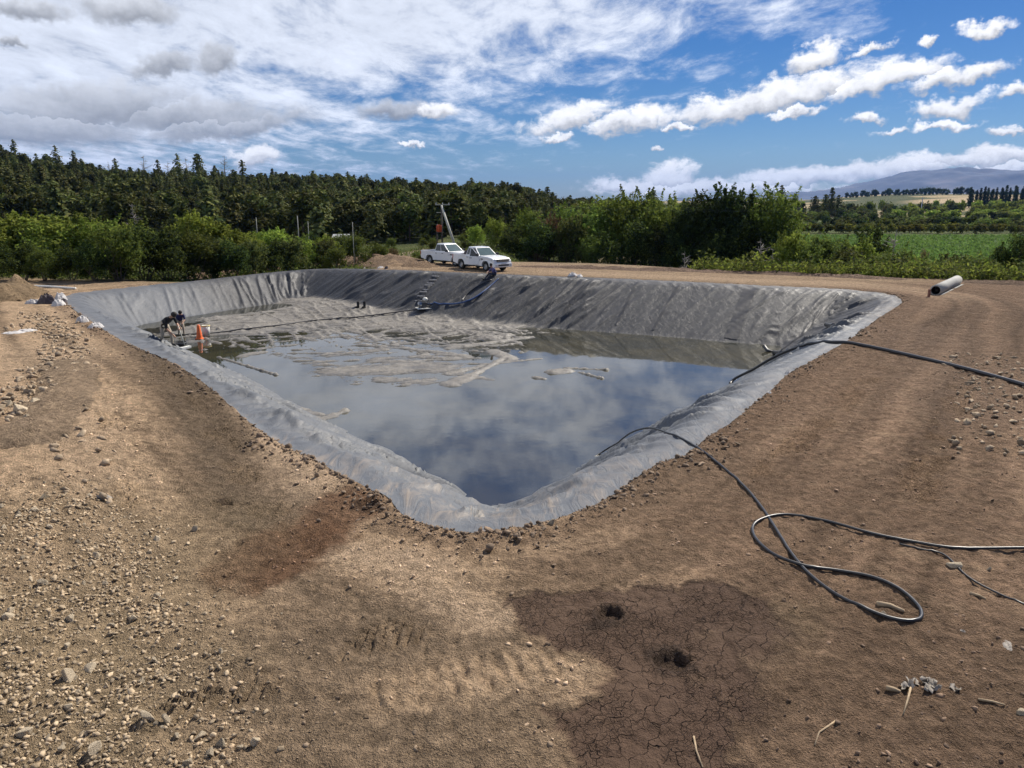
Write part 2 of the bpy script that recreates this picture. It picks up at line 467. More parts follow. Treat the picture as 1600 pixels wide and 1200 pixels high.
GS = 0.16                                          # tabulated on a grid, read back by interpolation
TX0, TY0 = BX0 - 9.5, BY0 - 9.5
_tx = np.arange(TX0, BX1 + 9.5 + GS, GS); _ty = np.arange(TY0, BY1 + 9.5 + GS, GS)
_mx, _my = np.meshgrid(_tx, _ty)
def _box(T, k):
    for ax in (0, 1):
        c_ = np.cumsum(np.concatenate([np.repeat(T.take([0], ax), k + 1, ax), T, np.repeat(T.take([-1], ax), k, ax)], ax), ax, dtype=np.float64)
        n_ = T.shape[ax]
        T = (c_.take(range(2 * k + 1, 2 * k + 1 + n_), ax) - c_.take(range(0, n_), ax)) / (2 * k + 1)
    return T
_td, _ts, _tnx, _tny = (v.reshape(_mx.shape).astype(np.float32) for v in pond_exact(_mx.ravel().astype(np.float32), _my.ravel().astype(np.float32)))
_bl = _box(_box(_td, 2), 2)
_td = _td + (_bl - _td) * sstep(_td, 0.3, 2.2)      # the corners of the pit are dug round
def pond_sd(x, y):
    x = np.asarray(x, float); y = np.asarray(y, float)
    fx_ = np.clip((x - TX0) / GS, 0, len(_tx) - 1.001); fy_ = np.clip((y - TY0) / GS, 0, len(_ty) - 1.001)
    i = fx_.astype(np.int32); j = fy_.astype(np.int32); u = fx_ - i; v = fy_ - j
    w = ((1 - u) * (1 - v), u * (1 - v), (1 - u) * v, u * v)
    def get(T): return T[j, i], T[j, i + 1], T[j + 1, i], T[j + 1, i + 1]
    def mixd(q4): return sum(a * b for a, b in zip(q4, w))
    dq = mixd(get(_td))
    sq = get(_ts); lo = np.minimum.reduce(sq); hi = np.maximum.reduce(sq)
    jn = np.rint(fy_).astype(np.int32); in_ = np.rint(fx_).astype(np.int32)
    tear = hi - lo > 1.5
    s_ = np.where(tear, _ts[jn, in_], mixd(sq))
    nx_ = np.where(tear, _tnx[jn, in_], mixd(get(_tnx))); ny_ = np.where(tear, _tny[jn, in_], mixd(get(_tny)))
    off = np.maximum(np.maximum(TX0 - x, x - _tx[-1]), np.maximum(TY0 - y, y - _ty[-1]))
    return np.where(off > 0, -9.5 - off, dq), s_, nx_, ny_

WATER_Z = -2.62
PUDDLE_Z = -2.23
c26 = lambda px, py: P(px, py, WATER_Z)
puddle_a, puddle_b = P(215, 503, PUDDLE_Z), P(420, 478, PUDDLE_Z)
ISLANDS = [((540, 578), (640, 574), 1.5, 0.085), ((600, 562), (700, 572), 1.1, 0.07), ((640, 598), (665, 596), 0.8, 0.075), ((700, 600), (735, 588), 0.55, 0.13), ((735, 588), (795, 556), 0.22, 0.12),
           ((770, 548), (800, 562), 0.55, 0.10), ((865, 582), (885, 580), 0.42, 0.13), ((835, 590), (850, 592), 0.18, 0.10), ((905, 582), (940, 591), 0.12, 0.10), ((750, 572), (700, 585), 0.3, 0.11),
           ((880, 575), (950, 578), 0.08, 0.10), ((640, 545), (760, 535), 0.5, 0.06), ((480, 560), (560, 600), 0.5, 0.04), ((700, 545), (820, 528), 0.35, 0.10), ((520, 555), (600, 548), 0.9, 0.05), ((430, 552), (480, 566), 0.5, 0.05),
           ((500, 655), (520, 650), 0.3, 0.12), ((512, 652), (540, 642), 0.15, 0.12), ((470, 640), (500, 648), 0.25, 0.10)]
_corner = [SCUM[2 * i] for i in (3, 13, 16, 23, 26, 31, 33, 44)]
_TK = np.interp(_ts, [0, _corner[0], _corner[1], _corner[2], _corner[3], _corner[4], _corner[5], _corner[6], _corner[7], SCUM[-1]], [0.67, 0.70, 0.70, 0.53, 0.55, 0.72, 0.80, 0.65, 0.64, 0.67])
_TK = _box(_box(_TK, 7), 7)
def bank_slope(x, y):
    i = np.clip(np.rint((np.asarray(x, float) - TX0) / GS), 0, len(_tx) - 2); j = np.clip(np.rint((np.asarray(y, float) - TY0) / GS), 0, len(_ty) - 2)
    fx_ = np.clip((np.asarray(x, float) - TX0) / GS, 0, len(_tx) - 1.001); fy_ = np.clip((np.asarray(y, float) - TY0) / GS, 0, len(_ty) - 1.001)
    i = fx_.astype(np.int32); j = fy_.astype(np.int32); u = fx_ - i; v = fy_ - j
    return _TK[j, i] * (1 - u) * (1 - v) + _TK[j, i + 1] * u * (1 - v) + _TK[j + 1, i] * (1 - u) * v + _TK[j + 1, i + 1] * u * v
_ri = random.Random(77)
for _k in range(34):
    _cx, _cy = _ri.uniform(350, 800), _ri.uniform(535, 598)
    if _cy > 560 + 0.12 * (_cx - 350) - 0.0002 * (_cx - 600) ** 2 and _cx < 480: continue
    _L, _t = _ri.uniform(14, 55), _ri.choice([-1, 1]) * _ri.uniform(0.0, 0.22)
    ISLANDS.append(((_cx - _L, _cy + _L * _t), (_cx + _L, _cy - _L * _t), _ri.uniform(0.08, 0.32), _ri.uniform(0.05, 0.10)))
ISLANDS += [((545, 580), (690, 575), 1.2, 0.09), ((590, 592), (660, 598), 0.6, 0.08), ((340, 558), (432, 586), 0.10, 0.10)]
def floor_z(x, y):
    q = (x + 6) * -0.14 + (y - 43.4) * 0.97
    q = q - 2.4 * sstep(-x, 5, 11) * (1 - sstep(y, 47, 51)) - 0.9 * np.maximum(0, fbm(x * 0.22, y * 0.4, 2, 19)) * 3
    g = np.where(q < 0, 0.010 * q, 0.022 * q + 0.0042 * q * q)
    g = np.minimum(g, 0.62) - 0.045 * np.maximum(0, -q - 6.5)
    g = g - 0.055 * np.maximum(0, x - 0.5) - 0.05 * np.maximum(0, x - 4)
    left = sstep(-x, 13, 19) * sstep(y, 43.0, 47.5)
    g = g * (1 - left) + 0.46 * left
    near = sstep(q, -9.5, -5)                      # no wrinkles reach the surface in the deep part
    rx, ry = x * 0.93 + y * 0.36, -x * 0.36 + y * 0.93
    wx = rx + 0.9 * fbm(x * 0.35, y * 0.35, 3, 5)
    w1 = ridge(fbm(wx * 0.16, ry * 0.85 + 0.5 * fbm(x * 0.5, y * 0.5, 2, 8), 3, 11), 0.085)
    w2 = ridge(fbm(wx * 0.38, ry * 1.9, 3, 23), 0.10)
    rx2, ry2 = x * 0.55 - y * 0.83, x * 0.83 + y * 0.55
    w3 = ridge(fbm(rx2 * 0.12, ry2 * 0.55, 3, 31), 0.05)
    w = 0.075 * w1 + 0.045 * w2 + 0.075 * w3 + 0.022 * fbm(x * 0.6, y * 0.6, 3, 3) - 0.035
    g = g + w * (0.35 + 0.65 * near)
    wr = 0.045 * w1 + 0.04 * w2 + 0.03 * fbm(x * 1.3, y * 1.3, 3, 41)
    isl = np.full(np.shape(x), -0.5)
    for (a, b, r, hgt) in ISLANDS:
        k = capsule(x, y, c26(*a), c26(*b), r, r * 0.8)
        isl = np.maximum(isl, -0.13 + (0.06 + hgt) * k + wr * (k > 0))
    g = np.maximum(g, isl)
    pud = capsule(x, y, puddle_a, puddle_b, 1.7 + 0.5 * fbm(x * .5, y * .5, 2, 77), 0.9)
    g = g * (1 - pud) + (PUDDLE_Z - WATER_Z - 0.10) * pud
    return WATER_Z + g
def liner_z(x, y, d, s, wrinkles=True):
    rz = rim_drop(x, y)
    farleft = sstep(-np.asarray(x, float), 12, 18) * sstep(np.asarray(y, float), 43, 48)
    a = 0.85 - 0.35 * farleft + 0.12 * perlin(s * 0.2, s * 0, 9)
    k = bank_slope(x, y)
    t = d - a
    drop = k * (np.sqrt(t * t + 0.25) + t) * 0.5
    z = rz + 0.03 - drop
    fz = floor_z(x, y)
    h = np.clip(0.5 + 0.5 * (fz - z) / 0.22, 0, 1)
    out = z * (1 - h) + fz * h + 0.22 * h * (1 - h)
    if wrinkles:
        onb = sstep(d, 0.25, 1.4) * (1 - h)
        farside = sstep(y, 33, 42)
        lean = s - d * 0.55 * farside
        f1 = ridge(fbm(lean * 0.50, d * 0.10, 2, 61), 0.075)
        f2 = ridge(fbm(lean * 1.15, d * 0.20, 2, 67), 0.10)
        f3 = fbm(lean * 2.6, d * 1.0, 4, 71)
        busy = sstep(fbm(s * 0.06, s * 0 + 3.3, 2, 15), -0.25, 0.15) * 0.75 + 0.25
        calm = 1 - 0.45 * sstep(x, 3, 8) * farside
        out = out + onb * calm * busy * (0.21 * f1 + 0.15 * f2 + 0.02 * f3)
        # long soft folds that run along the near banks
        along = (1 - farside) * sstep(d, 0.3, 1.0) * (1 - sstep(d, 4.4, 5.4))
        fa = ridge(fbm(s * 0.05, d * 0.75, 2, 83), 0.06)
        fb = ridge(fbm((s + d * 2.2) * 0.55, (d - s * 0.05) * 0.35, 2, 85), 0.09) * (1 - sstep(d, 1.6, 2.6))
        skew = fbm((s + d * 1.6) * 1.0, (d - s * 0.12) * 0.7, 4, 87)
        out = out + along * (0.06 * fa + 0.025 * fb + 0.014 * skew - 0.02)
        apron = (1 - sstep(d, 0.9, 1.8))
        out = out + apron * (0.035 * fbm(x * 1.1, y * 1.1, 4, 91) + 0.03 * ridge(fbm((s + 1.2 * d) * 0.9, (d) * 0.7, 3, 95), 0.2)) * sstep(d, 0.05, 0.5)
        toe = np.exp(-((h - 0.5) / 0.3) ** 2)
        out = out + toe * 0.06 * np.maximum(0, fbm(lean * 1.6, d * 0.5, 3, 99))
    return out

# ================================================================== the land
RUT = [((150, 815), (115, 640)), ((115, 640), (95, 560)), ((95, 560), (60, 500))]
HOLES = [((950, 962), 0.20, 0.075), ((1052, 1030), 0.22, 0.085), ((575, 790), 0.20, 0.07), ((352, 790), 0.12, 0.04)]
SKY_PX = np.array([-300, 0, 100, 200, 400, 550, 700, 850, 950, 1050, 1120]); SKY_PY = np.array([262, 270, 282, 292, 296, 300, 309, 317, 321, 325, 327])
SKY_AZ = np.array([math.atan2(*ray(p, 300)[:2]) for p in SKY_PX])
RIDGE_R = 330.0
RIDGE_Z = np.array([CAM_H + RIDGE_R * (ray(800, q)[2] / ray(800, q)[1]) for q in SKY_PY])
RIDGE_Z[-1] = -1.0; RIDGE_Z[-2] = 1.5
BANK_PX = [700, 780, 850, 1000, 1200, 1300, 1450, 1600, 1750, 1900]; BANK_D = [74, 69, 64, 61, 57, 55, 53, 51, 49, 47]
BANK_AZ = [math.atan2(*ray(p_, 330)[:2]) for p_ in BANK_PX]
def land_z(x, y):
    """the land without small relief"""
    x = np.asarray(x, float); y = np.asarray(y, float)
    r = np.hypot(x, y); a = np.arctan2(x, y)
    z = rim_drop(x, y)
    z = z - 0.6 * sstep(y - 0.04 * x, 62, 74) - 0.35 * sstep(x, 5, 22) * sstep(y, 48, 60)
    z = z - 0.8 * sstep(-x, 8, 16) * sstep(y + 0.35 * x, 40, 52)       # ground falls behind the far left bank
    # hill with the wood
    hz = np.interp(a, SKY_AZ, RIDGE_Z) + 1.0
    up = sstep(r, 95, RIDGE_R * 1.02) * 0.85 + 0.15 * sstep(r, 200, 340)
    z = z + hz * up * (1 - sstep(a, -0.02, 0.26)) * (1 - 0.6 * sstep(r, 380, 900))
    # the bank ends and the plain lies lower to the right of the trucks
    z = z - 2.7 * sstep(y - np.interp(a, BANK_AZ, BANK_D), 0, 13) * sstep(a, -0.03, 0.06)
    # far rolling country on the right
    far = sstep(r, 600, 1700)
    z = z + far * (14 * np.exp(-((a - 0.46) / 0.10) ** 2) + 20 * sstep(a, 0.40, 0.72) + 6) * (1 - sstep(r, 2600, 4200)) * sstep(a, -0.1, 0.25)
    z = z + 7 * sstep(r, 480, 800) * np.exp(-((a - 0.62) / 0.10) ** 2) * (1 - far)
    z = z + sstep(r, 800, 2500) * 10 * fbm(x / 600, y / 600, 3, 4)
    # spoil heap that rises to the left foreground
    z = z + 0.55 * sstep(-x - 0.10 * y, 3.4, 7.5) * (1 - sstep(y, 16, 30)) + 0.22 * sstep(-x - 0.55 * y, 2.2, 4.2) * (1 - sstep(y, 25, 48))
    return z
def relief(x, y, d):
    r = np.hypot(x, y)
    near = 1 - sstep(r, 40, 75)
    z = near * (0.05 * fbm(x * 0.35, y * 0.35, 4, 101) + 0.035 * fbm(x * 1.7, y * 1.7, 4, 107))
    z = z + (1 - sstep(r, 25, 45)) * (0.042 * fbm(x * 4.5, y * 4.5, 3, 113) + 0.016 * fbm(x * 12, y * 12, 2, 117))
    _, sr, _, _ = pond_sd(x, y)
    z = z + 0.05 * fbm(d * 1.15, sr * 0.06, 4, 231) * sstep(-d, 0.4, 1.2) * (1 - sstep(-d, 7.0, 9.0))
    z = z + (1 - sstep(r, 22, 45)) * 0.035 * sstep(fbm(x * 0.5, y * 0.5, 2, 133), -0.25, 0.2) * np.abs(fbm(x * 3.2, y * 3.2, 3, 131)) * (1 - wet_w(x, y))
    # rough crumbly belt round the liner
    belt = np.exp(-((d + 0.28) / 0.30) ** 2)
    z = z + belt * (0.03 + 0.075 * np.abs(fbm(x * 2.6, y * 2.6, 4, 119)))
    # rubble
    rub = rubble_w(x, y)
    z = z + rub * 0.05 * np.abs(fbm(x * 4.2, y * 4.2, 4, 127))
    # wheel tracks on the banks
    for (pa, pb, wdt, dep) in TRACKS:
        c = capsule(x, y, pa, pb, wdt, wdt * 0.6)
        z = z - c * dep * (1 + 0.6 * perlin(x * 3.1, y * 3.1, 7))
    # tread bars
    tb = capsule(x, y, P(620, 1075), P(850, 1035), 0.30, 0.10)
    dirx = (P(850, 1035) - P(620, 1075))[:2]; dirx = dirx / np.hypot(*dirx)
    al = x * dirx[0] + y * dirx[1]
    z = z + tb * 0.036 * np.sin(al * 2 * math.pi / 0.19 + 2.2 * perlin(x * 2, y * 2, 3)) * (0.5 + 0.8 * np.abs(perlin(x * 1.7, y * 1.7, 5)))
    for (pa, pb, wdt, dep) in TRACKS:
        dv = (pb - pa)[:2]; Lv = np.hypot(*dv); dv = dv / Lv
        al = (x - pa[0]) * dv[0] + (y - pa[1]) * dv[1]; ac = -(x - pa[0]) * dv[1] + (y - pa[1]) * dv[0]
        z = z + capsule(x, y, pa, pb, wdt, wdt * 0.3) * 0.024 * np.sign(np.sin((al + 0.8 * np.abs(ac)) * 2 * math.pi / 0.17)) * sstep(fbm(x * 0.8, y * 0.8, 2, 9), -0.1, 0.2) * (np.hypot(x, y) < 24)
    for (pp, rad, dep) in HOLES:
        h = P(*pp); q = np.hypot(x - h[0], y - h[1]) * (1 + 0.35 * perlin(x * 6, y * 6, 21))
        z = z - dep * (1 - sstep(q, rad * 0.55, rad)) + 0.03 * np.exp(-((q - rad * 1.15) / (rad * 0.25)) ** 2)
    # smooth mud
    return z
def wet_w(x, y):
    w = 0
    for (a_, b_, r_, sf) in MUDP: w = np.maximum(w, capsule(x, y, P(*a_), P(*b_), r_, sf))
    return w
def rubble_w(x, y):
    a = capsule(x, y, P(60, 1250), P(70, 900), 1.25, 0.9) + 0.8 * capsule(x, y, P(30, 860), P(10, 1000), 1.3, 0.8) + 0.55 * capsule(x, y, P(250, 1180), P(180, 960), 0.7, 0.7)
    b = capsule(x, y, P(60, 690), P(95, 610), 0.7, 0.6)
    return np.clip(a + 0.55 * b, 0, 1)
TRACKS = [(P(470, 860), P(200, 500), 0.32, 0.035), (P(200, 800), P(150, 540), 0.3, 0.03), (P(1180, 760), P(1430, 520), 0.35, 0.03), (P(1420, 800), P(1520, 560), 0.35, 0.03), (P(300, 1100), P(640, 980), 0.3, 0.02)]
def ground_z(x, y, d=None, s=None):
    x = np.asarray(x, float); y = np.asarray(y, float)
    if d is None: d, s, _, _ = pond_sd(x, y)
    z = land_z(x, y) + relief(x, y, d)
    ins = sstep(d, 0.02, 0.35)
    und = liner_z(x, y, np.maximum(d, 0), s, False) - 0.30
    return z * (1 - ins) + und * ins - 0.10 * sstep(d, -0.03, 0.12) * (1 - ins)
def surf(x, y):
    """the top surface anywhere: liner inside, ground outside"""
    x = np.atleast_1d(np.asarray(x, float)); y = np.atleast_1d(np.asarray(y, float))
    d, s, _, _ = pond_sd(x, y)
    return np.where(d > 0, liner_z(x, y, d, s), ground_z(x, y, d, s))
def top_surf(x, y):
    g = surf(x, y); return np.where((pond_sd(x, y)[0] > 2) & (g < WATER_Z), WATER_Z, g)
def PR(px, py):
    """the point of the land or liner that is seen at this place in the photograph"""
    r = ray(px, py); h = np.hypot(r[0], r[1])
    Y = np.arange(5, 110, 0.25)
    for st_ in (0.25, 0.01):
        x = r[0] / r[1] * Y; z = CAM_H + r[2] / r[1] * Y
        i = np.argmax(z <= top_surf(x, Y))
        if st_ == 0.25: Y = np.arange(Y[i] - 0.27, Y[i] + 0.03, 0.01)
    x = r[0] / r[1] * Y; z = CAM_H + r[2] / r[1] * Y
    g = top_surf(x, Y)
    i = np.argmax(z <= g)
    return np.array((x[i], Y[i], g[i]))

# ------------------------------------------------------------------ soil colours
TAN = np.array((0.545, 0.385, 0.245)); BROWN = np.array((0.238, 0.158, 0.103)); DARK = np.array((0.085, 0.058, 0.042)); PALE = np.array((0.62, 0.45, 0.30)); GREYG = np.array((0.205, 0.150, 0.100))
MUD = np.array((0.088, 0.055, 0.038)); REDM = np.array((0.20, 0.112, 0.065))
def lerp(c, w, col): return c * (1 - w[:, None]) + np.asarray(col)[None, :] * w[:, None]
PATCH = [  # from, to, radius, softness, colour, weight: patches of soil
    ((240, 540), (430, 790), 1.05, 0.5, GREYG * 0.9, 0.92), ((430, 790), (560, 950), 0.7, 0.6, GREYG, 0.35), ((300, 1060), (690, 1010), 1.2, 0.9, GREYG, 0.75), ((500, 1190), (760, 1150), 0.9, 0.6, GREYG, 0.7),
    ((505, 750), (230, 490), 0.48, 0.3, PALE, 0.9), ((160, 480), (200, 470), 2.0, 1.5, PALE, 0.6), ((520, 800), (420, 720), 0.5, 0.5, PALE, 0.4),
    ((160, 800), (120, 560), 0.5, 0.5, PALE, 0.4), ((0, 600), (60, 560), 2.2, 2, PALE, 0.45),
    ((480, 840), (410, 880), 0.75, 0.22, REDM, 0.95), ((550, 785), (500, 830), 0.6, 0.25, REDM, 0.85),
    ((560, 870), (640, 885), 0.42, 0.3, PALE, 0.85), ((640, 890), (740, 960), 0.40, 0.3, PALE, 0.8), ((700, 940), (760, 950), 0.25, 0.2, PALE, 0.6), ((740, 1060), (850, 1040), 0.28, 0.16, PALE, 0.65), ((620, 1075), (850, 1035), 0.34, 0.2, TAN, 0.7),
    ((100, 1000), (60, 1150), 1.6, 1.2, (0.34, 0.255, 0.155), 0.8), ((250, 850), (120, 850), 1.5, 1.2, (0.33, 0.245, 0.15), 0.6),
    ((1100, 800), (1180, 870), 1.0, 0.9, BROWN * 1.1, 0.6), ((1450, 520), (1530, 640), 1.8, 1.5, (0.26, 0.18, 0.125), 0.5), ((1330, 560), (1250, 640), 1.3, 1.0, BROWN, 0.5),
    ((1000, 770), (1130, 720), 0.9, 0.8, (0.24, 0.165, 0.108), 0.7), ((1250, 960), (1190, 990), 0.4, 0.3, (0.22, 0.165, 0.10), 0.6), ((1400, 1010), (1600, 1060), 1.2, 1.0, BROWN * 0.75, 0.75), ((1180, 1150), (1500, 1180), 1.2, 0.8, BROWN * 0.72, 0.75), ((1300, 760), (1500, 800), 1.5, 1.2, BROWN * 0.9, 0.6), ((880, 890), (1000, 870), 0.5, 0.4, (0.22, 0.15, 0.098), 0.6)]
MUDP = [((845, 960), (1130, 945), 0.50, 0.09), ((900, 985), (1120, 1010), 0.42, 0.10), ((1000, 1010), (1060, 1190), 0.64, 0.12), ((930, 1130), (1000, 1230), 0.44, 0.10), ((1110, 1010), (1150, 1100), 0.35, 0.3), ((1130, 960), (1180, 1000), 0.4, 0.25)]
CRACKP = [((480, 840), (410, 880), 0.8, 0.4, 0.6), ((560, 870), (740, 960), 0.6, 0.4, 0.8)]
def soil(x, y, d):
    n1 = fbm(x * 0.45, y * 0.45, 4, 201); n2 = fbm(x * 1.7, y * 1.7, 4, 207)
    jx, jy = x + 0.35 * fbm(x * 1.2, y * 1.2, 3, 211) + 0.16 * fbm(x * 5, y * 5, 4, 213), y + 0.35 * fbm(x * 1.2, y * 1.2, 3, 217) + 0.16 * fbm(x * 5, y * 5, 4, 219)
    c = np.tile(TAN, (len(x), 1)) * (1 + 0.40 * n1[:, None])
    right = sstep(x + 0.02 * y, -1.0, 4.5) * (1 - 0.9 * sstep(y - 0.55 * x, 30, 40))
    c = lerp(c, right, BROWN * 1.02)
    c = lerp(c, 0.55 * sstep(n2, -0.1, 0.5) * (1 - sstep(np.hypot(x, y), 30, 50)), c.mean(0) * 0.72)
    _, sr, _, _ = pond_sd(x, y)
    st = fbm(d * 1.3 + 0.25 * n1, sr * 0.05, 4, 231) * sstep(-d, 0.4, 1.2) * (1 - sstep(-d, 7.0, 9.0))
    c = c * (1 + 0.95 * st)[:, None]
    c = c * (1 + 0.45 * fbm(x * 3.7, y * 3.7, 3, 241) * (1 - sstep(np.hypot(x, y), 18, 40)))[:, None]
    c = lerp(c, 0.6 * np.exp(-((d + 0.35) / 0.35) ** 2), BROWN * 0.95)
    for (a, b, r, sf, col, w) in PATCH:
        c = lerp(c, w * capsule(jx, jy, P(*a), P(*b), r, sf), col)
    c = lerp(c, 0.8 * sstep(y - 0.3 * np.abs(x), 36, 44) * (1 - sstep(y, 66, 70)), np.array((0.36, 0.26, 0.17)))
    far_track = np.exp(-((d + 3.0 + 0.5 * n1) / 1.4) ** 2) * sstep(y, 36, 42) * sstep(x, 0, 5)
    c = lerp(c, 0.45 * far_track, PALE)
    wet = np.zeros(len(x)); crack = np.zeros(len(x))
    for (a, b, r, sf) in MUDP:
        wet = np.maximum(wet, capsule(jx, jy, P(*a), P(*b), r, sf))
    c = lerp(c, 0.93 * wet, MUD)
    for (a, b, r, sf, w) in CRACKP: crack = np.maximum(crack, w * capsule(jx, jy, P(*a), P(*b), r, sf))
    crack = np.maximum(crack, wet)
    for (pp, rad, dep) in HOLES:
        h = P(*pp); c = lerp(c, 0.75 * (1 - sstep(np.hypot(jx - h[0], jy - h[1]), rad * 0.8, rad * 1.6)), DARK * 0.62)
    return c, wet, crack
def land_colour(x, y, d):
    r = np.hypot(x, y); a = np.arctan2(x, y)
    near = r < 95
    c = np.zeros((len(x), 3)); wet = np.zeros(len(x)); crack = np.zeros(len(x))
    c[near], wet[near], crack[near] = soil(x[near], y[near], d[near])
    n = fbm(x / 9, y / 9, 4, 301)
    # rough grass past the terrace
    edge = 58.5 + 4 * n + np.interp(a, [-0.6, -0.42, -0.25, -0.1, 0.0, 0.1, 0.25, 0.4, 0.6], [-6, -8, -1, 6, 7, 3, -1, -6, -12])
    g = sstep(y, edge, edge + 3)
    grass = np.array((0.085, 0.105, 0.035))
    gc = lerp(np.tile(grass, (len(x), 1)) * (1 + 0.5 * n[:, None]), 0.7 * sstep(fbm(x / 14, y / 14, 3, 305), 0.05, 0.3) * (1 - sstep(r, 120, 150)), (0.26, 0.20, 0.12))
    gc = lerp(gc, capsule(x, y, P(560, 378), P(660, 384), 3, 2.5), (0.36, 0.29, 0.20))
    # crop on the right
    rows = 0.5 + 0.5 * np.sin((x * 0.9 + y * 0.3) * 2 * math.pi / 0.9)
    crop = sstep(a, 0.27, 0.31) * sstep(r, 80, 88) * (1 - sstep(y, 200, 204))
    gc = lerp(gc, crop, (0.085, 0.140, 0.034)); 
    gc = gc * (1 - 0.25 * (crop * rows * fbm(x / 3, y / 3, 2, 11) > 0.05)[:, None])
    # woodland floor
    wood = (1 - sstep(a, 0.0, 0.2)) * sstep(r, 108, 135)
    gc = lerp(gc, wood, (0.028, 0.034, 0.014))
    # far country: dark scrub, pale stubble strips
    far = sstep(r, 420, 520) * sstep(a, 0.05, 0.2)
    fc = lerp(np.tile(np.array((0.075, 0.085, 0.035)), (len(x), 1)), sstep(fbm(x / 260, y / 170, 2, 311), 0.02, 0.07), (0.34, 0.27, 0.155))
    fc = lerp(fc, 0.85 * sstep(fbm(x / 120 + 5, y / 150, 3, 313), 0.12, 0.2), (0.05, 0.062, 0.028))
    fc = lerp(fc, capsule(x, y, (X_at(1500, 900), 880), (X_at(1650, 900), 960), 90, 15) * sstep(a, .46, .5), (0.40, 0.31, 0.19))
    gc = lerp(gc, far, np.array((0, 0, 0))) + fc * far[:, None]
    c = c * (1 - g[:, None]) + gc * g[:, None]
    return c, wet * (1 - g), crack * (1 - g), g

q = MN('soil')
pos = q.n('ShaderNodeNewGeometry').outputs['Position']
colr = q.attr('Col', 'Color'); crack = q.attr('crack'); wet = q.attr('wet'); veg = q.attr('veg')
n_big = q.noise(1.1, 3, 0.62, 0, pos); n_mid = q.noise(6.5, 4, 0.68, 0, pos); n_fin = q.noise(34, 3, 0.7, 0.0, pos); n_peb = q.noise(90, 1, 0.6, 0, pos)
wv = q.n('ShaderNodeVectorMath', operation='ADD'); q.l(pos, wv.inputs[0]); q.l(q.scale(q.noise(5, 2, 0.6, 0, pos, 1), 0.16), wv.inputs[1])
def cracks(scale, w):
    v = q.n('ShaderNodeTexVoronoi'); v.feature = 'DISTANCE_TO_EDGE'; q.l(wv.outputs[0], v.inputs['Vector']); v.inputs['Scale'].default_value = scale
    return q.range(v.outputs['Distance'], 0.0, w, 1.0, 0.0)
ck = q.math('MAXIMUM', q.math('MULTIPLY', cracks(4.2, 0.022), q.range(n_mid, 0.35, 0.6, 0.35, 1.0)), q.math('MULTIPLY', cracks(11, 0.04), q.range(n_big, 0.40, 0.6, 0.05, 0.75)))
ck = q.math('MULTIPLY', ck, crack)
tone = q.math('MULTIPLY', q.range(n_mid, 0.28, 0.72, 0.66, 1.34), q.range(n_fin, 0.28, 0.72, 0.80, 1.20))
tone = q.math('MULTIPLY', tone, q.range(n_big, 0.3, 0.7, 0.86, 1.14))
dry = q.math('SUBTRACT', 1.0, wet)
tone = q.math('ADD', q.math('MULTIPLY', tone, q.math('MULTIPLY_ADD', dry, 0.7, 0.3)), q.math('MULTIPLY', wet, 0.7))
c = q.scale(colr, tone)
c = q.mix(q.math('MULTIPLY', q.range(n_peb, 0.63, 0.75), q.math('MULTIPLY', dry, 0.35)), c, (0.42, 0.34, 0.25))
c = q.mix(q.math('MULTIPLY', q.range(n_fin, 0.40, 0.30), q.math('MULTIPLY', dry, 0.45)), c, q.scale(colr, 0.35))
c = q.mix(q.math('MULTIPLY', ck, 0.85), c, (0.022, 0.015, 0.011))
hgt = q.math('ADD', q.math('MULTIPLY', n_mid, 1.0), q.math('MULTIPLY', n_fin, 0.85))
hgt = q.math('ADD', hgt, q.math('MULTIPLY', n_peb, 0.26))
hgt = q.math('MULTIPLY', hgt, q.math('MULTIPLY', q.math('MULTIPLY_ADD', wet, -0.72, 1.0), q.range(n_big, 0.36, 0.64, 0.6, 1.3)))
hgt = q.math('SUBTRACT', hgt, q.math('MULTIPLY', ck, 0.35))
rough = q.math('SUBTRACT', 0.95, q.math('MULTIPLY', wet, 0.22))
q.fin(c, rough, q.bump(hgt, 0.17, 1.0), **{'Specular IOR Level': 0.08})
M['soil'] = q.m

def far_grid():
    ang = np.linspace(-RAD(56), RAD(56), 801)
    r = [3.6]
    while r[-1] < 70: r.append(r[-1] * 1.0047)
    while r[-1] < 14500: r.append(r[-1] * 1.028)
    r = np.array(r)
    A, R = np.meshgrid(ang, r)
    x = R * np.sin(A); y = R * np.cos(A) - 1.5
    return x, y
gx, gy = far_grid()
shape = gx.shape; fx, fy = gx.ravel(), gy.ravel()
d = np.full(fx.shape, -30.0); s = np.zeros(fx.shape)
bb = (fx > BX0 - 9) & (fx < BX1 + 9) & (fy > BY0 - 9) & (fy < BY1 + 9)
dd, ss, _, _ = pond_sd(fx[bb], fy[bb]); d[bb] = dd; s[bb] = ss
fz = land_z(fx, fy)
nr = np.where(np.hypot(fx, fy) < 78)[0]
fz[nr] += relief(fx[nr], fy[nr], d[nr])
ib = np.where(d > -0.1)[0]
fz[ib] = ground_z(fx[ib], fy[ib], d[ib], s[ib])
c, wet_, crack_, veg_ = land_colour(fx, fy, d)
c = np.maximum(c, 0.004); c = c * np.minimum(1, 0.60 / c.max(1))[:, None]
idx = np.arange(len(fx)).reshape(shape)
faces = np.stack([idx[:-1, :-1], idx[:-1, 1:], idx[1:, 1:], idx[1:, :-1]], -1).reshape(-1, 4)
keep = ~((d[faces] > 1.2).all(1))                   # open below the liner
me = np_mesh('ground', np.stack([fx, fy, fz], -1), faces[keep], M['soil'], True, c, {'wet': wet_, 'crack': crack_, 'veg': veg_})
ground = tag(link('ground', me), kind='structure')

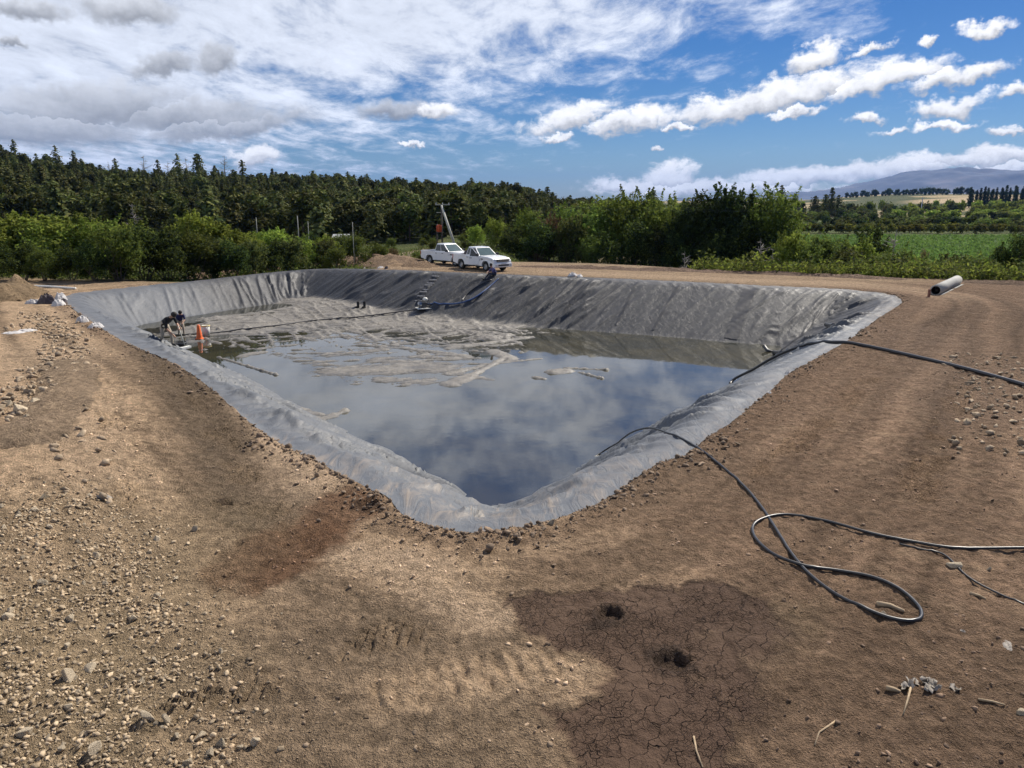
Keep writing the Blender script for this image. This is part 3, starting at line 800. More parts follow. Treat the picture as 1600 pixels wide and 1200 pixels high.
# ================================================================== the liner
q = MN('liner')
pos = q.n('ShaderNodeNewGeometry').outputs['Position']
silt = q.attr('silt'); dust = q.attr('dust')
n1 = q.noise(0.8, 3, 0.6, 0, pos); n2 = q.noise(7, 4, 0.68, 0, pos); n3 = q.noise(40, 1, 0.6, 0, pos)
mapn = q.n('ShaderNodeMapping'); q.l(pos, mapn.inputs[0]); mapn.inputs['Rotation'].default_value = (0, 0, RAD(40)); mapn.inputs['Scale'].default_value = (1, 0.22, 1)
n4 = q.noise(3.5, 4, 0.65, 1.2, mapn.outputs[0])
base = q.scale((0.041, 0.042, 0.046), q.math('MULTIPLY', q.range(n1, 0.3, 0.7, 0.88, 1.14), q.range(n2, 0.25, 0.75, 0.92, 1.08)))
base = q.mix(q.math('MULTIPLY', q.attr('pale_banks'), q.range(n2, 0.2, 0.7, 0.65, 1.0)), base, (0.118, 0.128, 0.142))  # paler blue-grey on the near banks, fading out towards the far wall
base = q.mix(q.math('MULTIPLY', silt, q.range(n2, 0.25, 0.7, 0.45, 1.0)), base, (0.36, 0.325, 0.27))
dm = q.math('MULTIPLY', dust, q.math('MULTIPLY', q.range(n4, 0.40, 0.72), q.range(n1, 0.35, 0.62, 0.25, 1.0)))
base = q.mix(q.math('MULTIPLY', dm, 0.5), base, (0.42, 0.325, 0.23))
hh = q.math('ADD', q.math('MULTIPLY', n4, 1.0), q.math('ADD', q.math('MULTIPLY', n2, 0.16), q.math('MULTIPLY', n3, 0.03)))
cre = q.range(q.math('ABSOLUTE', q.math('SUBTRACT', n4, 0.5)), 0.0, 0.035, 1.0, 0.0)
hh = q.math('ADD', hh, q.math('MULTIPLY', cre, 0.10))
q.fin(base, q.range(n2, 0.3, 0.7, 0.52, 0.68), q.bump(hh, 0.04, 0.7), **{'Specular IOR Level': 0.45})
M['liner'] = q.m
step = 0.085
lx, ly = np.meshgrid(np.arange(BX0 - step, BX1 + 2 * step, step), np.arange(BY0 - step, BY1 + 2 * step, step))
shp = lx.shape; lx, ly = lx.ravel(), ly.ravel()
d, s, nx, ny = pond_sd(lx, ly)
d = d + 0.05 * fbm(s * 1.5, s * 0 + 1.7, 3, 5)        # ragged cut edge
idx = np.arange(len(lx)).reshape(shp)
faces = np.stack([idx[:-1, :-1], idx[:-1, 1:], idx[1:, 1:], idx[1:, :-1]], -1).reshape(-1, 4)
faces = faces[(d[faces] > 0).any(1)]
used = np.unique(faces); remap = np.full(len(lx), -1); remap[used] = np.arange(len(used)); faces = remap[faces]
lx, ly, d, s, nx, ny = (v[used] for v in (lx, ly, d, s, nx, ny))
out = d < 0
wj = 0.05 * fbm(s * 1.5, s * 0 + 1.7, 3, 5)
dl = np.hypot(lx - nx, ly - ny) + 1e-6
tt = np.clip((dl + d - 0.0) / dl, 0, 1)
lx = np.where(out, lx + (nx - lx) * np.clip(-d / dl, 0, 1), lx); ly = np.where(out, ly + (ny - ly) * np.clip(-d / dl, 0, 1), ly)
d = np.maximum(d, 0)
lz = liner_z(lx, ly, d, s)
edge = 1 - sstep(d, 0.0, 0.22)
lz = lz + edge * (land_z(lx, ly) - rim_drop(lx, ly)) + edge * (0.02 + 0.045 * fbm(s * 1.3, d * 0 + 2.2, 3, 33))
onfloor = sstep(floor_z(lx, ly) - lz, -0.12, 0.05)
silt = onfloor * (0.75 + 0.25 * fbm(lx * .5, ly * .5, 3, 3)) * (0.35 + 0.65 * sstep(lz - WATER_Z, 0.005, 0.05))
npd = P(740, 800); dust_ = np.clip(1.1 * np.exp(-((lx - npd[0]) ** 2 + (ly - npd[1]) ** 2) / 16) + 0.7 * np.exp(-(d / 0.35) ** 2) + 0.04, 0, 1) * (1 - onfloor)
me = np_mesh('pond_liner', np.stack([lx, ly, lz], -1), faces, M['liner'], True, None, {'silt': np.clip(silt, 0, 1), 'dust': dust_, 'pale_banks': np.clip(1 - 0.92 * sstep(ly + 0.9 * (lx + 26) * 0.55, 49, 56), 0, 1) * (1 - onfloor)})
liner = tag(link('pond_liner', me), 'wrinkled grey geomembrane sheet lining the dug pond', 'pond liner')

# overlap strips welded across the far wall
M['strip'] = plain('strip', (0.030, 0.031, 0.036), 0.5, 0.15, 7, 0, 0.01)
def strip(top, bot, w):
    a = PR(*top); b = PR(*bot); n = 40
    v = []; f = []
    dirv = (b - a)[:2]; dirv = dirv / np.hypot(*dirv); side = np.array((-dirv[1], dirv[0]))
    for i in range(n + 1):
        c = a[:2] * (1 - i / n) + b[:2] * i / n
        for j in range(5):
            p = c + side * (j / 4 - 0.5) * w
            v.append((p[0], p[1], 0))
    v = np.array(v); dd, s_, _, _ = pond_sd(v[:, 0], v[:, 1])
    v[:, 2] = liner_z(v[:, 0], v[:, 1], dd, s_) + 0.03
    f = [(i * 5 + j, i * 5 + j + 1, i * 5 + j + 6, i * 5 + j + 5) for i in range(n) for j in range(4)]
    link('seam_strip', np_mesh('seam_strip', v, f, M['strip'], True), liner)
for t_, b_, w_ in [((1172, 452), (1142, 530), 0.75), ((995, 442), (962, 508), 0.16), ((1060, 446), (1020, 516), 0.16), ((920, 437), (870, 498), 0.14), ((1310, 458), (1215, 548), 0.14)]:
    strip(t_, b_, w_)

# ================================================================== water
q = MN('water')
pos = q.n('ShaderNodeNewGeometry').outputs['Position']
nm = q.noise(0.55, 4, 0.55, 0.6, pos); nn = q.noise(2.4, 3, 0.5, 0.3, pos)
murk = q.mix(q.range(nm, 0.35, 0.65), (0.070, 0.064, 0.040), (0.036, 0.038, 0.030))
q.fin(murk, 0.03, q.bump(nn, 0.002, 0.5), IOR=2.9, **{'Specular IOR Level': 0.5})
tp = q.n('ShaderNodeBsdfTransparent'); tp.inputs[0].default_value = (0.72, 0.74, 0.66, 1)
mx = q.n('ShaderNodeMixShader'); mx.inputs[0].default_value = 0.82
q.l(tp.outputs[0], mx.inputs[1]); q.l(q.p.outputs[0], mx.inputs[2]); q.l(mx.outputs[0], q.out.inputs[0])
M['water'] = q.m
def water_sheet(name, z, test):
    st = 0.5
    wx, wy = np.meshgrid(np.arange(BX0, BX1, st), np.arange(BY0, BY1, st)); sh_ = wx.shape
    wx, wy = wx.ravel(), wy.ravel(); dd, s_, _, _ = pond_sd(wx, wy)
    ok = test(wx, wy, dd)
    ix = np.arange(len(wx)).reshape(sh_)
    f = np.stack([ix[:-1, :-1], ix[:-1, 1:], ix[1:, 1:], ix[1:, :-1]], -1).reshape(-1, 4)
    f = f[ok[f].all(1)]
    us = np.unique(f); rm = np.full(len(wx), -1); rm[us] = np.arange(len(us))
    me = np_mesh(name, np.stack([wx[us], wy[us], np.full(len(us), z)], -1), rm[f], M['water'])
    return tag(link(name, me), kind='structure')
water_sheet('water', WATER_Z, lambda x, y, d: d > 2.6)
water_sheet('puddle_water', PUDDLE_Z, lambda x, y, d: (d > 1.8) & (capsule(x, y, puddle_a, puddle_b, 3.4, 0.1) > 0.5) & (x < -11))

# ================================================================== mountains
q = MN('haze_tinted_rock')
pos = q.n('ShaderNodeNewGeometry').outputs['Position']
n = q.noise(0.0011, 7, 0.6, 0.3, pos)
q.fin(q.mix(q.range(n, 0.46, 0.60), (0.060, 0.078, 0.115), (0.140, 0.138, 0.160)), 0.95)  # blue of the distant air mixed into the rock colour
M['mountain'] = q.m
ma, mr = np.meshgrid(np.linspace(RAD(12), RAD(58), 300), np.linspace(7600, 12500, 110))
mx_, my_ = (mr * np.sin(ma)).ravel(), (mr * np.cos(ma)).ravel()
prof_px = [900, 1120, 1225, 1290, 1340, 1400, 1440, 1500, 1540, 1600, 1700, 1900, 2400]; prof_py = [312, 308, 302, 294, 283, 271, 264, 261, 263, 257, 254, 256, 258]
pa = [math.atan2(*ray(p, 280)[:2]) for p in prof_px]; pz = [CAM_H + 9500 * ray(p, y_)[2] / np.hypot(*ray(p, y_)[:2]) for p, y_ in zip(prof_px, prof_py)]
A_ = np.arctan2(mx_, my_); R_ = np.hypot(mx_, my_)
hgt = np.interp(A_, pa, pz)
shape_ = sstep(R_, 7700, 9500) * (1 - 0.9 * sstep(R_, 9600, 12400))
rid = 1 - np.abs(fbm(mx_ / 900, my_ / 900, 5, 501)) * 2
mz = hgt * shape_ * (0.82 + 0.20 * rid) - 12 + 40 * shape_ * fbm(mx_ / 350, my_ / 350, 4, 507)
ix = np.arange(len(mx_)).reshape(ma.shape)
f = np.stack([ix[:-1, :-1], ix[:-1, 1:], ix[1:, 1:], ix[1:, :-1]], -1).reshape(-1, 4)
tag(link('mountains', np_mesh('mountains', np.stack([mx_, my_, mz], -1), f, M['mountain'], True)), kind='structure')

# ================================================================== haze
M['haze'], t_ = new_mat('haze')
ho = t_.nodes.new('ShaderNodeOutputMaterial'); pv = t_.nodes.new('ShaderNodeVolumePrincipled')
pv.inputs['Color'].default_value = (0.20, 0.44, 1.0, 1); pv.inputs['Density'].default_value = 4.6e-5; pv.inputs['Anisotropy'].default_value = 0.0
t_.links.new(pv.outputs[0], ho.inputs['Volume'])
tag(MB().box((-14000, -300, -60), (14000, 15500, 520)).build('haze', M['haze']), kind='stuff')

# ================================================================== plants
RNG = np.random.RandomState(11)
def leaf_quads(c, nrm, size, rng, aspect=0.5):
    """flat rhombic leaves: centres, facing, half lengths"""
    n = len(c)
    t = rng.normal(size=(n, 3)); t -= nrm * (t * nrm).sum(1, keepdims=True); t /= np.linalg.norm(t, axis=1, keepdims=True) + 1e-9
    b = np.cross(nrm, t)
    L = size[:, None]; W = L * aspect
    v = np.stack([c - t * L, c + b * W, c + t * L, c - b * W], 1).reshape(-1, 3)
    f = np.arange(n * 4).reshape(n, 4)
    return v, f
def unit(v): return v / (np.linalg.norm(v, axis=-1, keepdims=True) + 1e-9)
def bush_mesh(name, seed, w, h, lobes, n, leaf, pal, low=0.05, upright=0.0, spray=0.25, mat='leaf'):
    rng = np.random.RandomState(seed)
    cs, rs = [], []
    for i in range(lobes):
        t = rng.rand() ** 0.8
        zc = h * (0.18 + 0.62 * t)
        rad = (w * 0.5) * (1 - 0.55 * t ** 2) * rng.rand() ** 0.5 * 0.75
        a = rng.rand() * 2 * math.pi
        cs.append((rad * math.cos(a), rad * math.sin(a), zc)); rs.append(min(w, h) * rng.uniform(0.13, 0.24))
    cs = np.array(cs); rs = np.array(rs)
    tint = rng.uniform(0.72, 1.3, lobes)
    k = rng.randint(0, lobes, n)
    dirv = unit(rng.normal(size=(n, 3)) + np.array((0, 0, 0.35)))
    rr = rs[k] * rng.rand(n) ** 0.33
    p = cs[k] + dirv * rr[:, None] * np.array((1.0, 1.0, 0.9 + upright))
    ns = int(n * spray)                           # loose shoots that break the outline
    if ns:
        ks = rng.randint(0, lobes, 60); ds = unit(rng.normal(size=(60, 3)) + np.array((0, 0, 0.7 + upright * 2)))
        j = rng.randint(0, 60, ns)
        t = rng.rand(ns)
        p[:ns] = cs[ks[j]] + ds[j] * (rs[ks[j]] * (0.8 + 0.75 * t))[:, None] + rng.normal(size=(ns, 3)) * leaf * 0.8 * (1.2 - t)[:, None]
        dirv[:ns] = ds[j]; k[:ns] = ks[j]
    p[:, 2] = np.abs(p[:, 2] - low * h) + low * h
    nrm = unit(dirv + rng.normal(size=(n, 3)) * 0.7)
    size = leaf * rng.uniform(0.6, 1.35, n)
    v, f = leaf_quads(p, nrm, size, rng, 0.48)
    pal = np.array(pal); pc = pal[rng.randint(0, len(pal), n)] * tint[k][:, None] * rng.uniform(0.75, 1.25, (n, 1))
    return np_mesh(name, v, f, M[mat], False, np.repeat(pc, 4, 0)), cs
def stems_mesh(name, cs, seed, r0, mat='bark', n=6):
    rng = np.random.RandomState(seed + 99); mb = MB()
    for c in cs[:n]:
        b = np.array((c[0] * 0.15, c[1] * 0.15, -0.15)); m = (b + c) / 2 + rng.normal(size=3) * 0.12 * np.abs(c[2])
        mb.tube(catmull([b, m * np.array((0.7, 0.7, 1)), c], 4), list(np.linspace(r0, r0 * 0.25, 9)), 5, False)
    me = bpy.data.meshes.new(name); me.from_pydata(mb.v, [], mb.f); me.materials.append(M[mat]); return me
def conifer_mesh(name, seed, h, w, levels, per, leaf, pal, taper=0.85, start=0.12, gap=0.0):
    rng = np.random.RandomState(seed); P_, N_, S_, T_ = [], [], [], []
    for i in range(levels):
        t = (i + rng.rand() * 0.6) / levels
        z = h * (start + (1 - start) * t)
        R = w * 0.5 * ((1 - t) ** taper) * rng.uniform(0.75, 1.2) + 0.12
        a0 = rng.rand() * 6.28
        for k in range(per):
            if rng.rand() < gap: continue
            a = a0 + 2 * math.pi * k / per + rng.normal() * 0.25
            L = R * rng.uniform(0.65, 1.15); tn = rng.uniform(0.7, 1.3)
            for m in range(4):
                q_ = (m + rng.rand()) / 4
                P_.append((math.cos(a) * L * q_, math.sin(a) * L * q_, z + 0.10 * L * q_ - 0.28 * L * q_ ** 2 + rng.normal() * 0.12))
                N_.append((math.cos(a) * 0.8 + rng.normal() * 0.45, math.sin(a) * 0.8 + rng.normal() * 0.45, 0.55)); S_.append(leaf * rng.uniform(0.7, 1.3) * (1 - 0.45 * t)); T_.append(tn)
    P_ = np.array(P_); N_ = unit(np.array(N_)); S_ = np.array(S_)
    v, f = leaf_quads(P_, N_, S_, rng, 0.55)
    pal = np.array(pal); pc = pal[rng.randint(0, len(pal), len(P_))] * np.array(T_)[:, None] * rng.uniform(0.8, 1.2, (len(P_), 1))
    return np_mesh(name, v, f, M['needle'], False, np.repeat(pc, 4, 0))
def trunk_mesh(name, h, r, mat='bark'):
    mb = MB().tube([(0, 0, -0.4), (0.03, 0.02, h * 0.5), (0, 0, h)], [r, r * 0.6, r * 0.15], 6, False)
    me = bpy.data.meshes.new(name); me.from_pydata(mb.v, [], mb.f); me.materials.append(M[mat]); return me
def dead_mesh(name, seed, h, br=34, spread=0.35):
    rng = np.random.RandomState(seed); mb = MB()
    mb.tube([(0, 0, -0.3), (0.1, 0, h * 0.5), (0.0, 0.1, h)], [h * 0.014, h * 0.009, h * 0.002], 5, False)
    for i in range(br):
        z = h * rng.uniform(0.25, 0.97); a = rng.rand() * 6.28; L = h * spread * rng.uniform(0.3, 1) * (1.15 - z / h)
        d_ = np.array((math.cos(a), math.sin(a), rng.uniform(0.1, 0.8)))
        p0 = np.array((0, 0, z)); p1 = p0 + d_ * L * 0.5; p2 = p0 + d_ * L + np.array((0, 0, 0.15 * L))
        mb.tube([p0, p1, p2], [h * 0.006, h * 0.004, h * 0.0012], 4, False)
        for k in range(2):
            e = p1 + unit(d_ + rng.normal(size=3) * 0.7) * L * 0.5
            mb.tube([p1, e], [h * 0.003, h * 0.001], 3, False)
    me = bpy.data.meshes.new(name); me.from_pydata(mb.v, [], mb.f); me.materials.append(M['dead_wood']); return me

# palettes (linear)
WILLOW = [(0.210, 0.265, 0.042), (0.160, 0.215, 0.036), (0.250, 0.290, 0.058)]
GREEN = [(0.110, 0.142, 0.030), (0.084, 0.115, 0.025), (0.140, 0.165, 0.036)]
DARKG = [(0.042, 0.062, 0.018), (0.052, 0.074, 0.020), (0.032, 0.048, 0.015)]
OLIVE = [(0.085, 0.095, 0.028), (0.065, 0.080, 0.026), (0.105, 0.108, 0.032)]
RUSSET = [(0.125, 0.085, 0.045), (0.09, 0.08, 0.035), (0.15, 0.095, 0.05)]
CONIF = [(0.074, 0.086, 0.025), (0.096, 0.104, 0.029), (0.055, 0.068, 0.020), (0.125, 0.120, 0.036)]
BUSH = {}
def reg(key, *a, stems=0.05, stem_mat='bark', **kw):
    BUSH[key] = []
    for i in range(a[0]):
        me, cs = bush_mesh(key + '_crown', 40 + 7 * i + len(BUSH) * 31, *a[1:], **kw)
        BUSH[key].append((me, stems_mesh(key + '_stem', cs, i, stems, stem_mat)))
# unit plants, about 4 m high; scaled when placed
reg('willow_shrub', 3, 5.0, 4.0, 22, 7500, 0.10, WILLOW, spray=0.30)
reg('green_shrub', 3, 4.6, 4.0, 20, 6500, 0.10, GREEN)
reg('dark_shrub', 3, 4.6, 4.0, 20, 7000, 0.10, DARKG + GREEN[:1], spray=0.22)
reg('olive_shrub', 2, 4.4, 4.0, 16, 4200, 0.12, OLIVE, spray=0.35)
reg('russet_shrub', 2, 4.0, 4.0, 16, 2600, 0.10, RUSSET, spray=0.45, upright=0.2)
reg('tall_dark_tree', 2, 3.0, 4.0, 24, 8500, 0.075, DARKG, upright=0.38, spray=0.28)
reg('willow_tree', 3, 4.6, 4.0, 30, 9500, 0.075, [(0.140, 0.190, 0.034), (0.100, 0.145, 0.028), (0.180, 0.220, 0.044)], spray=0.28, upright=0.05)
FAR = [bush_mesh('far_shrub', 300 + i, 5.0, 4.0, 12, 700, 0.36, p, spray=0.2)[0] for i, p in enumerate([OLIVE, GREEN, WILLOW, DARKG, [(0.16, 0.15, 0.035), (0.12, 0.13, 0.03)]])]
CON = []
for i, (w_, tp_) in enumerate([(5.2, 0.50), (4.6, 0.65), (6.4, 0.45), (4.2, 0.55), (5.8, 0.38)]):
    CON.append((conifer_mesh('conifer_crown', 600 + i, 9.0, w_, 20, 8, 0.50, CONIF, tp_), trunk_mesh('conifer_trunk', 8.6, 0.16)))
RAG = [(conifer_mesh('ragged_conifer_crown', 650 + i, 9.0, 3.4, 15, 7, 0.5, CONIF, 0.45, 0.3, 0.35), trunk_mesh('ragged_trunk', 8.8, 0.15)) for i in range(3)]
POP = [(conifer_mesh('poplar_crown', 670 + i, 9.0, 1.7, 22, 6, 0.45, [(0.03, 0.045, 0.015), (0.022, 0.035, 0.013)], 0.35), trunk_mesh('poplar_trunk', 8, 0.15)) for i in range(2)]
ROUND = [(bush_mesh('conifer_crown_round', 800 + i, 6.0 + i * 0.6, 9.0, 12, 1100, 0.42, [CONIF, CONIF + OLIVE[:1], CONIF + GREEN[:1]][i], spray=0.15, upright=0.25, mat='needle')[0], trunk_mesh('round_trunk', 7.5, 0.16)) for i in range(3)]
DEAD = [dead_mesh('dead_branches', 700 + i, 8.0) for i in range(3)]
rnd = random.Random(5)
def gz(x, y): return float((land_z if y > 78 else ground_z)(np.array([x]), np.array([y]))[0])
def plant(name, crown, stem, x, y, hgt, unit_h, wid, label, cat, group, rz=None, parts=True):
    z = gz(x, y) - 0.05
    rz = rnd.random() * 6.28 if rz is None else rz
    sx = hgt / unit_h * wid
    if parts:
        r_ = empty(name, (x, y, z), rz); tag(r_, label, cat, group)
        k = link('crown', crown, r_); k.scale = (sx, sx, hgt / unit_h)
        if stem is not None:
            k = link('trunk', stem, r_); k.scale = (sx, sx, hgt / unit_h)
    else:
        r_ = link(name, crown, None, (x, y, z), rz); r_.scale = (sx, sx, hgt / unit_h); tag(r_, label, cat, group)
    return r_
def shrub(kind, px, D, top, wid, label, group=None, cat='shrub', v=None):
    x = X_at(px, D); hgt = max(0.5, Z_at(px, top, D) - gz(x, D))
    b = BUSH[kind]; me, st = b[rnd.randrange(len(b)) if v is None else v % len(b)]
    return plant(kind, me, st, x, D, hgt * 1.02, 4.0, wid, label, cat, group)

# ---- left of the trucks: the thicket behind the far left bank
def dfront(px): return float(np.interp(px, [-150, 0, 150, 300, 450, 530], [53, 50, 50, 55, 62, 68]))
G1 = 'dark shrubs along the foot of the thicket behind the left bank'
for i, (px, top, w_) in enumerate([(-110, 380, 1.3), (-70, 385, 1.3), (-25, 372, 1.2), (18, 380, 1.2), (52, 388, 1.1), (95, 384, 1.2), (135, 380, 1.1), (172, 352, 1.05), (212, 350, 1.1), (250, 355, 1.1), (288, 358, 1.1), (322, 366, 1.1), (352, 375, 1.1), (386, 374, 1.1), (420, 378, 1.1), (448, 372, 1.05)]):
    kind = 'olive_shrub' if i in (11, 13, 15) else ('green_shrub' if i % 3 == 1 else 'dark_shrub')
    lab = {'dark_shrub': 'dark green shrub along the foot of the thicket behind the left bank', 'green_shrub': 'mid green shrub along the foot of the thicket behind the left bank', 'olive_shrub': 'yellowish olive shrub in the thicket behind the left bank'}[kind]
    shrub(kind, px, dfront(px) + rnd.uniform(1.0, 3.0), top, w_, lab, G1 if kind == 'dark_shrub' else kind.split('_')[0] + ' shrubs in the thicket behind the left bank')
G2 = 'bright willow shrubs behind the left thicket'
for i, (px, top, w_) in enumerate([(-90, 345, 1.3), (-30, 340, 1.3), (20, 334, 1.35), (70, 338, 1.3), (105, 334, 1.35), (140, 342, 1.3), (200, 348, 1.2), (300, 332, 1.15), (325, 345, 1.2), (372, 362, 1.2), (420, 358, 1.2), (462, 366, 1.2), (505, 368, 1.1)]):
    shrub('willow_shrub', px, dfront(px) + rnd.uniform(10, 15), top, w_, 'bright green rounded willow shrub behind the dark left thicket', G2)
G3 = 'scattered shrubs at the foot of the wooded hill'
for i in range(46):
    px = rnd.uniform(-150, 800); D = rnd.uniform(84, 118)
    top = rnd.uniform(352, 384) - (118 - D) * 0.05
    if 560 < px: top = rnd.uniform(366, 384)
    kind = ('green_shrub', 'dark_shrub', 'olive_shrub', 'green_shrub')[i % 4]
    x = X_at(px, D); hgt = Z_at(px, top, D) - gz(x, D)
    if hgt < 0.6: hgt = rnd.uniform(0.8, 1.6)
    me, st = BUSH[kind][i % len(BUSH[kind])]
    plant('hillfoot_shrub', me, st, x, D, min(hgt, 4.5), 4.0, 1.15, 'shrub scattered over the grass at the foot of the wooded hill', 'shrub', G3)
for i, (px, D, top, w_, kind) in enumerate([(505, 74, 372, 1.0, 'olive_shrub'), (552, 80, 368, 1.1, 'green_shrub'), (585, 82, 376, 1.2, 'green_shrub'), (520, 70, 386, 1.1, 'green_shrub'), (612, 80, 388, 1.4, 'russet_shrub'), (648, 78, 392, 1.5, 'green_shrub'), (655, 70, 398, 1.3, 'olive_shrub')]):
    shrub(kind, px, D, top, w_, ['olive shrub rising behind the dirt heap', 'leafy green shrub beside the lone thin post', 'broad green shrub right of the lone thin post', 'low green shrub just behind the dirt heap', 'reddish brown low shrub left of the trucks', 'low green shrub on the grass left of the trucks', 'low olive shrub beside the tail of the left truck'][i])

# ---- the row right of the trucks
def rfront(px): return float(np.interp(px, [760, 850, 1000, 1200, 1300, 1450, 1600, 1750], [63, 62, 59, 55, 53, 51, 49, 47])) + 26.0
RIGHT = [  # px, extra depth, top, width, kind, label
    (742, 6, 352, 1.0, 'willow_shrub', 'light green shrub standing behind the right truck'), (775, 5, 340, 1.0, 'willow_shrub', 'tall light green shrub left of the tree row'),
    (800, 3, 352, 1.15, 'dark_shrub', 'dark rounded shrub at the left end of the tree row'), (835, 3, 345, 1.1, 'dark_shrub', 'dark leafy shrub near the left end of the tree row, second from the trucks'),
    (822, 9, 326, 0.9, 'willow_tree', 'slim pale willow behind the dark shrubs by the trucks'), (862, 5, 340, 0.9, 'russet_shrub', 'reddish twiggy shrub in the tree row'),
    (895, 4, 334, 0.8, 'olive_shrub', 'yellow tipped shrub in the tree row'), (880, 11, 322, 1.0, 'willow_tree', 'willow behind the reddish twiggy shrub'),
    (925, 7, 318, 1.0, 'willow_tree', 'willow right of the yellow tipped shrub'), (962, 9, 306, 1.0, 'willow_tree', 'broad bright willow in the middle of the tree row'),
    (1000, 9, 299, 0.95, 'willow_tree', 'willow with the round top in the tree row'), (1040, 7, 303, 1.0, 'willow_tree', 'willow with feathery top left of the dark pointed trees'),
    (985, 3, 345, 0.95, 'dark_shrub', 'dark undergrowth shrub under the bright willows'), (1030, 3, 350, 0.95, 'dark_shrub', 'dark undergrowth shrub below the feathery willow'), (930, 3, 360, 0.9, 'green_shrub', 'green undergrowth shrub right of the russet shrubs'),
    (1102, 5, 289, 0.95, 'tall_dark_tree', 'tallest dark pointed tree in the row'), (1135, 5, 294, 0.9, 'tall_dark_tree', 'dark pointed tree just right of the tallest one'), (1078, 4, 312, 0.9, 'tall_dark_tree', 'dark narrow tree left of the tallest one'),
    (1165, 5, 302, 1.0, 'tall_dark_tree', 'dark tree beside the airy willow at the right end'), (1200, 6, 295, 1.0, 'willow_tree', 'airy willow at the right end of the tree row'), (1180, 3, 342, 1.0, 'dark_shrub', 'dark shrub under the airy willow'), (1215, 4, 340, 0.8, 'green_shrub', 'green shrub below the airy willow at the row end'),
    (1120, 2.5, 352, 1.0, 'dark_shrub', 'dark shrub under the tallest pointed tree'), (1065, 2.5, 360, 0.9, 'dark_shrub', 'dark shrub beside the dry branches'),
    (1150, -15.8, 405, 1.2, 'willow_shrub', 'small bright green bush at the foot of the tree row'), (1240, -15.0, 362, 0.8, 'willow_shrub', 'bright green shrub right of the tree row'),
    (1272, -15.0, 366, 0.9, 'green_shrub', 'green shrub before the field, next to the bright one'), (1305, -14.0, 368, 0.9, 'green_shrub', 'leafy shrub before the field left of the dark round one'), (1330, -15.0, 384, 1.1, 'olive_shrub', 'low olive shrub before the field'),
    (1372, 5, 347, 0.75, 'dark_shrub', 'dark round shrub standing before the green field'), (1390, -14.0, 394, 1.2, 'green_shrub', 'low green shrub right of the dark round one'), (1430, -14.0, 398, 1.2, 'olive_shrub', 'low olive shrub behind the earth berm near the roll'),
    (1455, 5, 392, 0.5, 'russet_shrub', 'thin dry shrub before the field'), (1480, -14.0, 404, 1.2, 'green_shrub', 'low green shrub behind the roll'), (1530, -14.0, 402, 1.2, 'green_shrub', 'low green shrub right of the roll'),
    (1597, -20.0, 360, 0.75, 'dark_shrub', 'dark shrub cut by the right edge of the picture'), (1415, -12.0, 386, 0.9, 'green_shrub', 'green shrub right of the bare grey one before the field'), (1450, -16.0, 400, 1.1, 'willow_shrub', 'bright low shrub before the field above the roll end'), (1505, -13.0, 396, 1.1, 'olive_shrub', 'olive shrub behind the far end of the roll'),
    (1556, -15.0, 400, 1.0, 'green_shrub', 'green shrub left of the dark one at the right edge'), (1352, -12.0, 372, 0.9, 'willow_shrub', 'light shrub just left of the dark round one'), (1650, 3, 370, 1.0, 'dark_shrub', 'dark shrub beyond the right edge')]
for i, (px, e, top, w_, kind, lab) in enumerate(RIGHT):
    if px > 1625: continue
    shrub(kind, px, rfront(px) + e, top, w_, lab, cat='tree' if 'tree' in kind else 'shrub', v=i)
for i in range(16):
    px = rnd.uniform(790, 1215); D = rfront(px) + rnd.uniform(12, 24)
    top = float(np.interp(px, [760, 900, 1000, 1100, 1200], [352, 335, 318, 312, 318])) + rnd.uniform(0, 14)
    shrub('willow_tree' if i % 3 else 'green_shrub', px, D, top, 1.05, 'leafy tree filling the back of the row right of the trucks', 'trees in the back of the row right of the trucks', 'tree')
for px, D, top, lab in [(1405, 74, 358, 'bare grey shrub beside the dark round one'), (1195, 78, 372, 'bare grey stems under the airy willow'), (1075, 74, 392, 'pile of dry grey branches at the foot of the row'), (1215, 70, 385, 'bare leaning stems at the right end of the row')]:
    x = X_at(px, D); hh_ = Z_at(px, top, D) - gz(x, D)
    o = link('bare_shrub', DEAD[int(px) % 3], None, (x, D, gz(x, D)), px); o.scale = (hh_ / 8 * 1.5,) * 2 + (hh_ / 8,); tag(o, lab, 'shrub')

